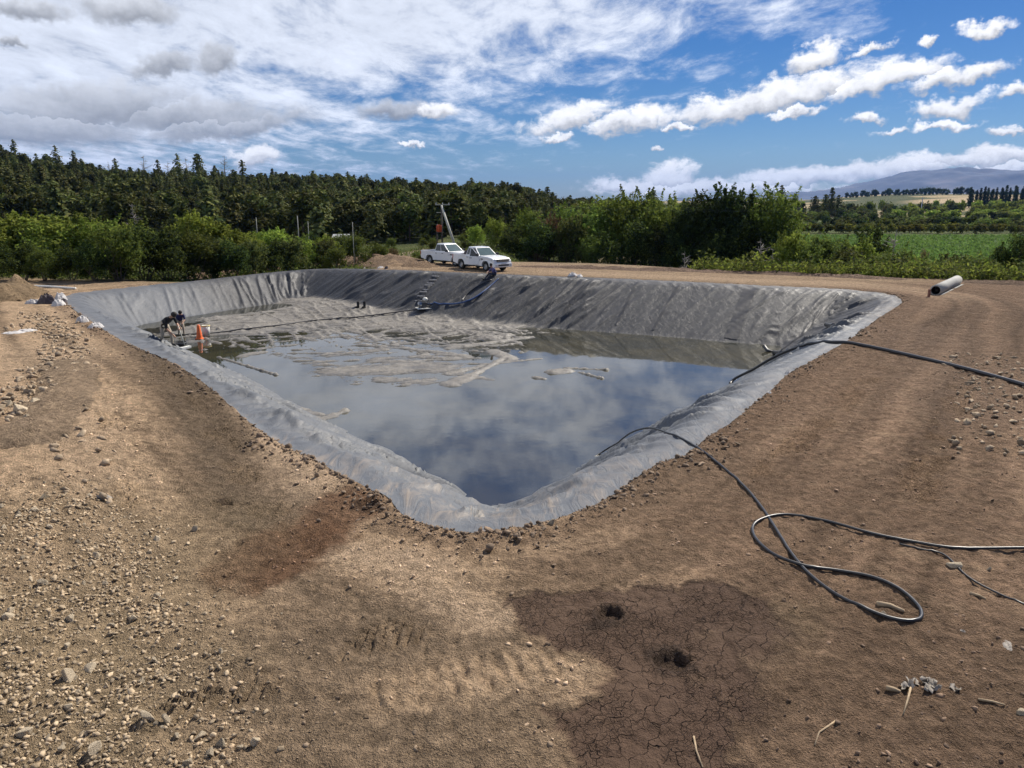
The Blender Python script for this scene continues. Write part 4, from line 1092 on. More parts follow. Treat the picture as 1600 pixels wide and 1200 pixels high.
# ---- conifers on the hill: the nearest and the skyline ones one by one
def hill_spot(px, D): x = X_at(px, D); return x, D
CG = 'conifers of the wood on the hill'
cand = []
r2 = random.Random(21)
for D in np.arange(122, 372, 6.2):
    stepa = 3.1 / D
    a = -0.66
    while a < 0.16:
        a += stepa * r2.uniform(0.75, 1.35) * (1.0 if D < 260 else 1.25)
        if a > 0.03 + 0.0005 * D and r2.random() < 0.35: continue
        Dd = D + r2.uniform(-2.6, 2.6)
        cand.append((Dd * math.tan(a), Dd, r2.triangular(3.6, 9.0, 5.4), r2.random()))
cand = np.array(cand)
cz = ground_z(cand[:, 0], cand[:, 1])
size = cand[:, 2] / cand[:, 1]
front = np.argsort(-size * (1 + 0.8 * (cand[:, 1] > 318)))
single = front[:285]; rest = front[285:]
for n_, i in enumerate(single):
    x, y, hgt, u = cand[i]
    me, st = CON[int(u * 1000) % 5] if u > 0.72 else (ROUND[int(u * 1000) % 3] if u > 0.04 else RAG[int(u * 1000) % 3])
    side = ('left', 'middle', 'right')[int(np.searchsorted([-0.34, -0.14], math.atan2(x, y)))]
    tier = 'along the lower edge of the wood' if y < 150 else ('high on the wooded hill below the skyline' if y > 300 else 'in the wood on the hillside')
    r_ = empty('conifer', (x, y, cz[i] - 0.1), u * 6.28); tag(r_, 'dark green conifer ' + tier + ', ' + side + ' part', 'tree', 'conifers ' + tier + ', ' + side)
    sc_ = hgt / 9
    for nm, m_ in (('crown', me), ('trunk', st)):
        k = link(nm, m_, r_); k.scale = (sc_ * (1.05 + 0.6 * u),) * 2 + (sc_,)
# skyline characters on the left
for px, D, top, kind, lab in [(15, 300, 226, 'r', 'dark ragged tree on the skyline at the far left'), (34, 300, 219, 'r', 'tallest dark tree on the skyline at the far left'), (66, 310, 240, 'r', 'small skyline tree left of the two tall ones'), (97, 300, 228, 'r', 'slender tall conifer on the skyline'),
                              (124, 300, 236, 'r', 'broad topped conifer on the skyline'), (80, 310, 244, 'd', 'bare tree on the skyline between two conifers'), (176, 315, 252, 'd', 'bare grey tree on the skyline'), (187, 315, 248, 'r', 'ragged tree right of the bare skyline tree'),
                              (231, 315, 243, 'd', 'thin dead trunk on the skyline'), (252, 315, 250, 'r', 'rounded skyline tree beside the thin dead trunk'), (268, 315, 252, 'd', 'grey dead skyline tree'), (283, 315, 241, 'r', 'forked dark skyline tree'),
                              (297, 312, 247, 'd', 'wide bare grey skyline tree'), (315, 312, 239, 'c', 'round headed dark skyline tree'), (340, 315, 258, 'c', 'small dark skyline tree'), (356, 315, 243, 'd', 'tall bare skyline tree'), (383, 318, 250, 'r', 'last ragged tree of the left skyline'),
                              (545, 320, 268, 'r', 'bushy tree above the even skyline'), (737, 320, 278, 'c', 'round dark tree on the right part of the skyline'), (770, 322, 281, 'd', 'bare tree on the right part of the skyline'), (855, 320, 291, 'c', 'dark tree where the skyline meets the clouds'), (1020, 300, 296, 'c', 'dark tree behind the bright willows')]:
    x = X_at(px, D); z = gz(x, D); hgt = Z_at(px, top, D) - z
    if kind == 'd':
        o = link('dead_tree', DEAD[px % 3], None, (x, D, z), px); o.scale = (hgt / 8 * 1.6, hgt / 8 * 1.6, hgt / 8); tag(o, lab, 'tree')
    else:
        me, st = (RAG if kind == 'r' else CON)[px % 3]
        plant('skyline_tree', me, st, x, D, hgt, 9.0, 1.25 if kind == 'r' else 1.2, lab, 'tree', None)
for i, (px, D, top) in enumerate([(205, 118, 318), (560, 215, 290), (340, 170, 318), (605, 150, 330), (530, 140, 335), (470, 135, 330), (640, 180, 305), (660, 170, 318), (40, 150, 300), (710, 190, 318)]):
    x = X_at(px, D); z = gz(x, D); hgt = Z_at(px, top, D) - z
    o = link('dead_tree', DEAD[i % 3], None, (x, D, z), i); o.scale = (hgt / 8 * 1.3, hgt / 8 * 1.3, hgt / 8); tag(o, 'bare grey dead tree among the conifers on the hill', 'tree', 'dead trees among the hill conifers')
# the rest of the wood, one mass
def scatter_group(name, pts, scl, rots, sources, mats_kind='stuff', label=None, cat=None):
    me = bpy.data.meshes.new(name); me.vertices.add(len(pts)); me.vertices.foreach_set('co', np.asarray(pts, np.float32).ravel())
    for key, val, ty in (('scl', scl, 'FLOAT'), ('rot', rots, 'FLOAT')):
        a = me.attributes.new(key, ty, 'POINT'); a.data.foreach_set('value', np.asarray(val, np.float32))
    me.update()
    o = link(name, me)
    g = bpy.data.node_groups.new(name, 'GeometryNodeTree')
    g.interface.new_socket('Geometry', in_out='INPUT', socket_type='NodeSocketGeometry'); g.interface.new_socket('Geometry', in_out='OUTPUT', socket_type='NodeSocketGeometry')
    gi = g.nodes.new('NodeGroupInput'); go = g.nodes.new('NodeGroupOutput')
    j = g.nodes.new('GeometryNodeGeometryToInstance')
    for src in sources:
        oi = g.nodes.new('GeometryNodeObjectInfo'); oi.inputs[0].default_value = src; oi.transform_space = 'ORIGINAL'; oi.inputs['As Instance'].default_value = True
        g.links.new(oi.outputs['Geometry'], j.inputs[0])
    iop = g.nodes.new('GeometryNodeInstanceOnPoints'); g.links.new(gi.outputs[0], iop.inputs['Points'])
    g.links.new(j.outputs[0], iop.inputs['Instance']); iop.inputs['Pick Instance'].default_value = True
    na = g.nodes.new('GeometryNodeInputNamedAttribute'); na.data_type = 'FLOAT'; na.inputs[0].default_value = 'scl'
    nr = g.nodes.new('GeometryNodeInputNamedAttribute'); nr.data_type = 'FLOAT'; nr.inputs[0].default_value = 'rot'
    cx = g.nodes.new('ShaderNodeCombineXYZ'); g.links.new(nr.outputs[0], cx.inputs[2])
    g.links.new(cx.outputs[0], iop.inputs['Rotation']); g.links.new(na.outputs[0], iop.inputs['Scale'])
    g.links.new(iop.outputs[0], go.inputs[0])
    md = o.modifiers.new('scatter', 'NODES'); md.node_group = g
    return tag(o, label, cat, None, mats_kind)
srcs = [o for o in bpy.data.objects if o.name.startswith('crown') and o.data and o.data.name.startswith('conifer_crown')]
srcs.sort(key=lambda o: 0 if 'round' in o.data.name else 1)
seen = {}; 
for o in srcs: seen.setdefault(o.data.name, o)
# a source's own scale is left out by the original space, so points carry the full scale
pts = np.stack([cand[rest, 0], cand[rest, 1], cz[rest] - 0.1], -1)
scatter_group('wood', pts, cand[rest, 2] / 9.0, cand[rest, 3] * 6.28, list(seen.values()), label='dark mass of conifers covering the hill', cat='wood')

# ---- scrub and trees beyond the field on the right
FG = 'scrub beyond the green field'
r3 = random.Random(8)
far_pts = []
for k in range(58):                               # the yellowish hedge along the field's far side
    px = 1215 + k * 7.4 + r3.uniform(-3, 3); D = r3.uniform(208, 218); far_pts.append((px, D, r3.uniform(347, 351), 1.0, 4 if r3.random() < 0.7 else 0, 'yellowish hedge shrub along the far side of the green field', 'hedge along the far side of the green field'))
for k in range(215):
    px = r3.uniform(1215, 1660); t = (k + r3.random()) / 215; D = 228 + 330 * t ** 1.4
    top = float(np.interp(D, [228, 270, 340, 440, 560], [342, 336, 327, 318, 312])) + r3.uniform(-3, 5)
    kind = 3 if (px < 1330 and r3.random() < 0.6) else (2 if D > 300 and px > 1400 and r3.random() < 0.75 else r3.choice([0, 1, 3]))
    far_pts.append((px, D, top, r3.uniform(1.0, 1.7), kind, {0: 'olive bush in the scrub beyond the green field', 1: 'mid green bush in the scrub beyond the green field', 2: 'pale green willow in the scrub beyond the green field', 3: 'dark green bush in the scrub beyond the green field'}[kind], FG + ' ' + str(kind)))
for px, D, top, w_, kind, lab, grp in far_pts:
    x = X_at(px, D); z = gz(x, D); hgt = max(1.2, Z_at(px, top, D) - z)
    plant('field_shrub', FAR[kind], None, x, D, hgt, 4.0, w_ if hgt < 4.5 else w_ * 4.5 / hgt, lab, 'shrub', grp.replace(' 0', ', olive').replace(' 1', ', mid green').replace(' 2', ', pale green').replace(' 3', ', dark'), parts=False)
for px, D, top, w_, kind, lab in [(1220, 330, 290, 0.8, 'c', 'dark upright tree poking above the right end of the tree row'), (1241, 380, 303, 1.0, 'c', 'rounded dark tree on the plain, left of the tall dark one'), (1274, 380, 306, 1.2, 'c', 'low dark tree on the plain'), (1299, 380, 292, 0.8, 'c', 'tall dark tree on the plain'), (1290, 390, 303, 1.2, 'c', 'low tree at the foot of the tall dark one'), (1310, 390, 305, 1.2, 'c', 'low dark tree right of the tall one')]:
    x = X_at(px, D); z = gz(x, D); hgt = Z_at(px, top, D) - z
    plant('plain_tree', CON[px % 3][0], CON[px % 3][1], x, D, hgt, 9.0, w_, lab, 'tree', None)
for i in range(22):
    px = 1515 + i * 5.2 + r3.uniform(-2, 2); D = 620 + r3.uniform(-10, 10); top = 291 + r3.uniform(-2, 6)
    x = X_at(px, D); z = gz(x, D); hgt = max(7, Z_at(px, top, D) - z)
    plant('poplar', POP[i % 2][0], POP[i % 2][1], x, D, hgt, 9.0, 1.3, 'dark poplar in the row below the pale far field at right', 'tree', 'poplar row below the pale far field')
for i in range(30):
    px = 1325 + i * 6.5 + r3.uniform(-3, 3); D = 1250 + r3.uniform(-30, 30)
    x = X_at(px, D); z = gz(x, D)
    plant('distant_tree', FAR[3], None, x, D, r3.uniform(8, 13), 4.0, 0.9, 'tiny dark tree of the belt on the distant rolling fields', 'tree', 'tree belt on the distant fields', parts=False)
for i in range(40):
    px = 1525 + i * 3.5 + r3.uniform(-3, 3); D = 1900 + r3.uniform(-60, 60)
    x = X_at(px, D); z = gz(x, D)
    plant('ridge_tree', FAR[3], None, x, D, r3.uniform(9, 14), 4.0, 1.1, 'dark tree of the wooded ridge below the mountains at right', 'tree', 'trees on the ridge below the mountains', parts=False)

# ---- crop leaves, weeds: nobody could count them
def tufts(name, pts, hgt, leaf, pal, seed, label, cat, per=5, spread=0.25):
    rng = np.random.RandomState(seed); n = len(pts) * per
    b = np.repeat(pts, per, 0); t = rng.rand(n)
    off = rng.normal(size=(n, 3)) * spread; off[:, 2] = 0
    p = b + off * (0.4 + t)[:, None]; p[:, 2] += np.repeat(hgt, per) * t
    nrm = unit(rng.normal(size=(n, 3)) + np.array((0, 0, 0.5)))
    v, f = leaf_quads(p, nrm, leaf * rng.uniform(0.6, 1.4, n), rng, 0.35)
    c_ = np.array(pal)[rng.randint(0, len(pal), n)] * rng.uniform(0.7, 1.3, (n, 1))
    return tag(link(name, np_mesh(name, v, f, M['leaf'], False, np.repeat(c_, 4, 0))), label, cat, None, 'stuff')
rng = np.random.RandomState(3)
n = 14000
yy = 82 + 118 * rng.rand(n) ** 1.4; aa = 0.29 + 0.42 * rng.rand(n); xx = yy * np.tan(aa)
xx = np.round(xx / 0.7) * 0.7 + rng.normal(size=n) * 0.08
tufts('crop', np.stack([xx, yy, ground_z(xx, yy)], -1), np.full(n, 0.35), 0.30, [(0.112, 0.180, 0.040), (0.092, 0.152, 0.034), (0.135, 0.200, 0.05)], 4, 'low green crop leaves covering the field', 'crop', 4, 0.2)
n = 2600
px_ = rng.uniform(1090, 1640, n); D_ = np.interp(px_, [1000, 1200, 1300, 1450, 1600, 1750], [58, 54, 51.5, 49.0, 47.0, 46]) + 1.5 + rng.rand(n) ** 1.5 * 11
xx = (px_ - 800) / FPX * cp * D_
tufts('weeds', np.stack([xx, D_, ground_z(xx, D_) - 0.05], -1), rng.uniform(0.15, 0.7, n) + 0.8 * rng.rand(n) ** 4 + 1.7 * np.clip(fbm(px_ / 26, D_ * 0.15, 2, 5), 0, 1), 0.15, WILLOW + GREEN + OLIVE, 6, 'tall green weeds along the edge of the bank before the field', 'weeds', 9, 0.28)
n = 2200
px_ = rng.uniform(-120, 820, n); D_ = np.interp(px_, [-150, 0, 150, 300, 450, 530, 700, 850], [56, 53, 52, 56, 62, 68, 76, 66]) + 0.3 + rng.rand(n) ** 1.3 * 26
xx = (px_ - 800) / FPX * cp * D_
tufts('grass', np.stack([xx, D_, ground_z(xx, D_) - 0.03], -1), rng.uniform(0.15, 0.6, n), 0.13, GREEN + OLIVE, 7, 'rough grass and weeds behind the far bank', 'grass', 9, 0.35)

# ================================================================== trucks
def quad_panel(mb, A, B, C, D_, off, inset=(0.06, 0.06, 0.06, 0.06), th=0.012):
    """a panel on the face A B C D (A-B below, C-D above, outward = off), inset from its edges (left, right, bottom, top), proud by th"""
    A, B, C, D_ = (Vector(p) for p in (A, B, C, D_)); off = Vector(off).normalized()
    def bl(u, v): return (A * (1 - u) + B * u) * (1 - v) + (D_ * (1 - u) + C * u) * v
    l, r, b, t = inset
    q4 = [bl(l, b), bl(1 - r, b), bl(1 - r, 1 - t), bl(l, 1 - t)]
    v = [p - off * 0.02 for p in q4] + [p + off * th for p in q4]
    mb.add(v, [(4, 5, 6, 7), (0, 3, 2, 1), (0, 1, 5, 4), (1, 2, 6, 5), (2, 3, 7, 6), (3, 0, 4, 7)])
    return q4
def arc(cx, cz_, r, n=9): return [(cx + r * math.cos(math.pi * k / n), cz_ + r * math.sin(math.pi * k / n)) for k in range(n + 1)]
def truck(name, label, loc, yaw, double, door_open, cargo):
    root = empty(name, loc, yaw); tag(root, label, 'truck'); root.scale = (0.95, 0.95, 0.95)
    W = 0.93; belt = 1.16; fx_, rx_ = 1.62, -1.56           # half width, belt line, axle places
    # body: side profile with wheel arches, carried across
    prof = [(2.62, 0.48)] + [(x, z) for x, z in arc(fx_, 0.40, 0.46)] + [(0.9, 0.42), (-0.8, 0.42)] + [(x, z) for x, z in arc(rx_, 0.40, 0.46)] + [(-2.62, 0.55), (-2.66, 0.88)]
    cabback = -0.92 if double else -0.45
    prof += [(cabback, 0.88), (cabback, belt), (0.72, belt), (1.0, 1.17), (1.9, 1.12), (2.42, 1.02), (2.60, 0.86), (2.66, 0.62)]
    prof = [p for i, p in enumerate(prof) if i == 0 or (abs(p[0] - prof[i - 1][0]) + abs(p[1] - prof[i - 1][1])) > 1e-4]
    n = len(prof); ys = [-W, -W * 0.96, W * 0.96, W]
    v = []
    for k, yv in enumerate(ys):
        for (x, z) in prof:
            tap = 1 - 0.10 * max(0, (x - 1.9) / 0.75) ** 2          # the nose narrows
            tuck = 1 - 0.03 * max(0, (z - 0.85) / 0.3)
            zz_ = z - (0.035 if k in (0, 3) and z > 0.84 else 0)
            v.append((x, yv * tap * tuck, zz_))
    f = [(k * n + i, k * n + (i + 1) % n, (k + 1) * n + (i + 1) % n, (k + 1) * n + i) for k in range(3) for i in range(n)]
    f += [tuple(range(n))[::-1], tuple(3 * n + i for i in range(n))]
    MB().add(v, f).build('body', M['white_paint'], root)
    MB().box((-2.3, -0.72, 0.30), (2.35, 0.72, 0.80)).build('chassis', M['black_plastic'], root)
    # bed
    bx0, bx1 = -2.66, cabback - 0.03
    for sy in (-1, 1):
        MB().box((bx0, sy * W * 0.985, 0.86), (bx1, sy * (W * 0.985 - 0.07), 1.17)).build('bed_side', M['white_paint'], root, bevel=0.012)
    tg = MB().box((bx0 - 0.035, -W * 0.94, 0.72), (bx0 + 0.03, W * 0.94, 1.165)).build('tailgate', M['white_paint'], root, bevel=0.012)
    MB().box((bx0 - 0.06, -0.14, 0.98), (bx0 - 0.036, 0.14, 1.04)).build('handle', M['black_plastic'], tg)
    MB().box((bx0 + 0.05, -W * 0.89, 0.885), (bx1, W * 0.89, 0.90)).build('bed_floor', M['black_plastic'], root)
    # cab
    B4 = [(0.86, -W * 0.955), (0.86, W * 0.955), (cabback, W * 0.955), (cabback, -W * 0.955)]
    R4 = [(0.10, -W * 0.74), (0.10, W * 0.74), (cabback + 0.14, W * 0.74), (cabback + 0.14, -W * 0.74)]
    bv = [Vector((x, y, belt - 0.02)) for x, y in B4]; rv = [Vector((x, y, 1.76)) for x, y in R4]
    rv2 = [Vector((x + (0.02 if x > 0 else -0.02) - 0.03 * (x > 0), y * 0.93, 1.805)) for x, y in R4]
    v = bv + rv + rv2
    f = [(0, 1, 5, 4), (1, 2, 6, 5), (2, 3, 7, 6), (3, 0, 4, 7), (4, 5, 9, 8), (5, 6, 10, 9), (6, 7, 11, 10), (7, 4, 8, 11), (8, 9, 10, 11)]
    MB().add(v, f).build('cab', M['white_paint'], root, bevel=0.015)
    mb = MB(); quad_panel(mb, bv[0], bv[1], rv[1], rv[0], (1, 0, 1.2), (0.05, 0.05, 0.06, 0.07)); mb.build('windscreen', M['windscreen'], root)
    mb = MB(); quad_panel(mb, bv[2], bv[3], rv[3], rv[2], (-1, 0, 0.3), (0.08, 0.08, 0.16, 0.12)); mb.build('rear_window', M['glass'], root)
    split = [(0.02, 0.50), (0.52, 0.93)] if double else [(0.02, 0.62)]
    for sy, (a, b, c_, d_) in ((-1, (bv[3], bv[0], rv[0], rv[3])), (1, (bv[2], bv[1], rv[1], rv[2]))):
        for k, (u0, u1) in enumerate([(0.05, 0.46), (0.50, 0.93)] if double else [(0.08, 0.93)]):
            if door_open and sy == -1 and (k == 1 or not double): continue
            mb = MB(); quad_panel(mb, a, b, c_, d_, (0, sy, 0.35), (u0, 1 - u1, 0.10, 0.10)); mb.build('side_window', M['glass'], root)
        for k, (x0, x1) in enumerate([(cabback + 0.10, -0.06), (-0.02, 0.84)] if double else [(cabback + 0.10, 0.84)]):
            ajar = door_open and sy == -1 and x1 > 0.5
            if ajar:
                # hinged at its front edge, swung out; the frame stands above it
                dr = empty('door', (x1, -W * 0.99, 0), 0); dr.parent = root; dr.rotation_euler = (0, 0, RAD(28))
                L = x1 - x0
                MB().box((-L, -0.03, 0.50), (0, 0.02, belt - 0.03)).build('door_panel', M['white_paint'], dr, bevel=0.012)
                MB().tube([(-L + 0.05, 0, belt - 0.05), (-L + 0.12, 0.10, 1.70), (-0.62, 0.12, 1.74), (-0.02, 0.02, belt - 0.04)], 0.028, 6).build('window_frame', M['white_paint'], dr)
                mb = MB(); mb.add([(-L + 0.08, 0.0, belt - 0.04), (-0.08, 0.0, belt - 0.04), (-0.64, 0.10, 1.71), (-L + 0.13, 0.09, 1.68), (-L + 0.08, 0.012, belt - 0.04), (-0.08, 0.012, belt - 0.04), (-0.64, 0.112, 1.71), (-L + 0.13, 0.102, 1.68)],
                                  [(0, 1, 2, 3), (7, 6, 5, 4), (0, 4, 5, 1), (1, 5, 6, 2), (2, 6, 7, 3), (3, 7, 4, 0)]); mb.build('side_window', M['glass'], dr)
                MB().box((-L + 0.06, -0.06, 0.98), (-L + 0.26, -0.031, 1.02)).build('handle', M['black_plastic'], dr)
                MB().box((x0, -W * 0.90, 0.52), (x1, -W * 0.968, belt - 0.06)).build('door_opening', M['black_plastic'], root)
                mb = MB(); quad_panel(mb, a, b, c_, d_, (0, sy, 0.35), (0.45 if double else 0.1, 0.06, 0.0, 0.08), 0.004); mb.build('opening_shade', M['black_plastic'], root)  # black panel standing for the shade inside the open cab
            else:
                d0 = MB().box((x0, sy * W * 0.9, 0.50), (x1, sy * (W * 1.004), belt - 0.05)).build('door', M['white_paint'], root, bevel=0.012)
                MB().box((x0 + 0.05, sy * W * 1.0, 0.985), (x0 + 0.24, sy * (W * 1.03), 1.02)).build('handle', M['black_plastic'], d0)
        MB().box((0.62, sy * W * 0.97, belt + 0.0), (0.80, sy * (W * 0.97 + 0.20), belt + 0.19)).build('mirror', M['black_plastic'], root, bevel=0.03)
        MB().box((1.05, sy * W * 0.96, 0.90), (1.28, sy * (W * 1.006), 0.98)).build('side_vent', M['black_plastic'], root)
        hl = MB(); hl.add([(2.30, sy * 0.885, 0.83), (2.61, sy * 0.60, 0.80), (2.615, sy * 0.60, 0.96), (2.30, sy * 0.885, 1.00), (2.40, sy * 0.70, 1.01), (2.40, sy * 0.70, 0.80), (2.58, sy * 0.78, 0.82), (2.56, sy * 0.79, 0.98)],
                          [(0, 6, 7, 3), (6, 1, 2, 7), (3, 7, 2, 4), (0, 5, 1, 6), (4, 2, 1, 5), (0, 3, 4, 5)]); hl.build('headlight', M['lamp_glass'], root)
        MB().box((bx0 - 0.05, sy * W * 0.99, 0.78), (bx0 + 0.04, sy * (W * 0.995 - 0.12), 1.12)).build('tail_light', M['red_glass'], root)
        for ax in (fx_, rx_):
            w = MB().lathe([(0.22, -0.11), (0.35, -0.12), (0.385, -0.08), (0.385, 0.08), (0.35, 0.12), (0.22, 0.11)], 20, Matrix.Translation((ax, sy * 0.80, 0.385)) @ Matrix.Rotation(math.pi / 2, 4, 'X')).build('wheel', M['rubber'], root, True)
            rim_ = MB().lathe([(0.0, 0.06), (0.06, 0.085), (0.09, 0.06), (0.20, 0.05), (0.225, 0.10), (0.23, 0.02)], 12, Matrix.Translation((ax, sy * 0.80, 0.385)) @ Matrix.Rotation(-sy * math.pi / 2, 4, 'X')).build('rim', M['steel'], w)
    g = MB().box((2.52, -0.58, 0.76), (2.665, 0.58, 0.97)).build('grille', M['black_plastic'], root, bevel=0.01)
    for k in range(3): MB().box((2.60, -0.56, 0.785 + k * 0.062), (2.678, 0.56, 0.812 + k * 0.062)).build('grille_bar', M['steel'], g)
    MB().box((2.30, -0.86, 0.36), (2.74, 0.86, 0.66)).build('front_bumper', M['white_paint'], root, bevel=0.05)
    MB().box((2.70, -0.52, 0.46), (2.748, 0.52, 0.57)).build('lower_intake', M['black_plastic'], root)
    MB().box((2.742, -0.24, 0.575), (2.758, 0.24, 0.655)).build('number_plate', M['plate'], root)
    for sy in (-1, 1): MB().lathe([(0, 0.02), (0.06, 0.015), (0.065, 0)], 10, Matrix.Translation((2.735, sy * 0.68, 0.50)) @ Matrix.Rotation(math.pi / 2, 4, 'Y')).build('fog_light', M['lamp_glass'], root)
    MB().box((-2.78, -0.80, 0.40), (-2.60, 0.80, 0.56)).build('rear_bumper', M['black_plastic'], root, bevel=0.03)
    return root
def on_land(px, py):
    p = PR(px, py); return p
ta = on_land(752, 423); tb_ = on_land(700, 416)
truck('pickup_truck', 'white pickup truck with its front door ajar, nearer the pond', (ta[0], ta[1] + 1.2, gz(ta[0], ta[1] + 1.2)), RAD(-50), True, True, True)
truck('pickup_truck', 'white double cab pickup truck parked behind the other one', (tb_[0], tb_[1] + 1.6, gz(tb_[0], tb_[1] + 1.6)), RAD(-42), True, False, False)
# dark things heaped in the near truck's bed
def crumple(name, loc, size, mat, label, cat, seed, group=None, n=16, flat=0.5):
    rng = np.random.RandomState(seed)
    u, v_ = np.meshgrid(np.linspace(0, 2 * math.pi, n, endpoint=False), np.linspace(0.03, 1, n // 2))
    r = v_ * (1 + 0.35 * fbm(np.cos(u) * 1.5 + seed, np.sin(u) * 1.5 + seed * 2, 3, seed))
    x = r * np.cos(u) * size[0] / 2; y = r * np.sin(u) * size[1] / 2
    top = size[2] * np.maximum(0, 1 - v_ ** 3) * (0.7 + 0.9 * np.abs(fbm(x / size[0] * 5 + seed, y / size[1] * 5, 3, seed + 3)))
    ix = np.arange(u.size).reshape(u.shape)
    f = [(ix[i, k], ix[i, (k + 1) % n], ix[i + 1, (k + 1) % n], ix[i + 1, k]) for i in range(n // 2 - 1) for k in range(n)]
    V = np.stack([x, y, top - 0.02], -1).reshape(-1, 3)
    f = [tuple(int(q) for q in t) for t in f] + [tuple(int(ix[0, k]) for k in range(n))]
    me = bpy.data.meshes.new(name); me.from_pydata([tuple(map(float, p)) for p in V], [], f); me.materials.append(mat)
    return tag(link(name, me, None, loc, rng.rand() * 6.28), label, cat, group)
tloc = Vector((ta[0], ta[1] + 1.2, gz(ta[0], ta[1] + 1.2))); tdir = Vector((math.cos(RAD(-50)), math.sin(RAD(-50)), 0)); tlat = Vector((-tdir.y, tdir.x, 0))
for k, (u, w_, hz_, sz) in enumerate([(-1.4, -0.2, 0.9, (1.0, 0.9, 0.55)), (-2.1, 0.25, 0.9, (0.9, 0.8, 0.48)), (-1.8, 0.5, 0.9, (0.7, 0.6, 0.55))]):
    p = tloc + tdir * u + tlat * w_; crumple('equipment_bag', (p.x, p.y, p.z + hz_), sz, M['dark_sack'], ['dark bag heaped in the truck bed behind the cab', 'dark bag at the tail of the truck bed', 'dark bag on the far side of the truck bed'][k], 'bag', 60 + k)

# ================================================================== poles, wires, hut
def post(px, D, top, r, mat, label, name='utility_pole', base=None):
    x = X_at(px, D); z0 = gz(x, D) - 0.3; z1 = Z_at(px, top, D)
    return tag(MB().tube([(0, 0, 0), (0, 0, (z1 - z0) * 0.5), (0, 0, z1 - z0)], [r, r * 0.9, r * 0.8], 8).build(name, mat, None, True, loc=(x, D, z0)), label, 'pole')
DP = 92.0
xp = X_at(689.5, DP); zt = Z_at(690, 319, DP); zg = gz(xp, DP)
pole = empty('transformer_pole', (xp, DP, zg)); tag(pole, 'transformer pole with orange transformer and pale leaning strut behind the trucks', 'pole')
MB().tube([(0, 0, -0.3), (0, 0, zt - zg)], [0.11, 0.085], 8).build('shaft', M['dark_pole'], pole, True)
MB().tube([(-0.62, 0.1, -0.3), (-0.60, 0.1, Z_at(682, 350, DP) - zg)], [0.09, 0.08], 8).build('second_post', M['dark_pole'], pole, True)
xs = X_at(713, DP - 3)
MB().tube([(xs - xp, -3.0, gz(xs, DP - 3) - zg - 0.3), (0.02, -0.12, zt - zg - 0.15)], [0.17, 0.13], 10).build('leaning_strut', M['pole_wood'], pole, True)
ca = MB().box((-0.75, -0.06, zt - zg - 0.12), (1.0, 0.06, zt - zg)).build('crossarm', M['pole_wood'], pole)
for k in (-0.65, 0.15, 0.9): MB().lathe([(0.02, 0), (0.06, 0.02), (0.04, 0.09), (0.06, 0.11), (0.02, 0.18), (0, 0.18)], 8, Matrix.Translation((k, 0, zt - zg))).build('insulator', M['lamp_glass'], ca)
MB().box((-0.62, -0.05, zt - zg - 1.02), (0.12, 0.05, zt - zg - 0.94)).build('lower_arm', M['pole_wood'], pole)
tz = Z_at(687, 357, DP) - zg
tr = MB().lathe([(0, 0.45), (0.26, 0.42), (0.30, 0.36), (0.30, -0.36), (0.25, -0.42), (0, -0.42)], 14, Matrix.Translation((-0.30, -0.05, tz))).build('transformer', M['rust_orange'], pole, True)
for k in range(8):
    a = k * math.pi / 4; MB().box((0.29, -0.015, tz - 0.32), (0.37, 0.015, tz + 0.30), Matrix.Translation((-0.30, -0.05, 0)) @ Matrix.Rotation(a, 4, 'Z')).build('cooling_fin', M['rust_orange'], tr)
MB().box((-0.70, -0.35, tz - 0.50), (0.12, 0.25, tz - 0.43)).build('platform', M['dark_pole'], pole)
for k, (dz_, px2, py2, D2) in enumerate([(0.15, 1700, 318, 74), (0.12, 1700, 322, 76)]):
    a = Vector((xp + 0.9 - k * 0.75, DP, zt + dz_)); b = Vector((X_at(px2, D2), D2, Z_at(px2, py2, D2)))
    pts_ = [a.lerp(b, t / 24) - Vector((0, 0, 0.75 * 4 * (t / 24) * (1 - t / 24))) for t in range(25)]
    tag(MB().tube(pts_, 0.005, 4).build('overhead_wire', M['grey_plastic'], None), ['overhead wire running right from the transformer pole, upper of two', 'overhead wire running right from the transformer pole, lower of two'][k], 'wire')
for px, D, top, r, lab in [(398, 96, 340, 0.05, 'thin pale pole left of the pair behind the thicket'), (463, 98, 337, 0.06, 'taller of the two thin poles behind the thicket'), (479, 104, 346, 0.05, 'shorter of the two thin poles behind the thicket'), (549, 78, 347, 0.035, 'lone thin white post behind the dirt heap'), (142, 66, 372, 0.05, 'thin post standing among the left shrubs'), (4, 62, 378, 0.06, 'short post at the left edge of the picture'), (1441, 420, 308, 0.25, 'thin grey mast far off beyond the field')]:
    post(px, D, top, r, M['pole_wood'] if px != 1441 else M['steel'], lab)
hx = X_at(530, 112); hzv = gz(hx, 112)
hut = empty('hut', (hx, 112, hzv), RAD(8)); hut.scale = (0.62, 0.62, 0.78); tag(hut, 'small hut with pale tin roof at the edge of the wood', 'hut')
MB().box((-1.6, -1.2, -0.2), (1.6, 1.2, 1.75)).build('wall', M['plank'], hut)
MB().add([(-2.0, -1.5, 1.72), (2.0, -1.5, 1.72), (2.0, 1.5, 2.25), (-2.0, 1.5, 2.25), (-2.0, -1.5, 1.80), (2.0, -1.5, 1.80), (2.0, 1.5, 2.33), (-2.0, 1.5, 2.33)], [(0, 1, 2, 3), (4, 7, 6, 5), (0, 4, 5, 1), (1, 5, 6, 2), (2, 6, 7, 3), (3, 7, 4, 0)]).build('roof', M['tin'], hut)
MB().box((-0.4, -1.23, 0), (0.4, -1.19, 1.6)).build('door', M['dark_pole'], hut)

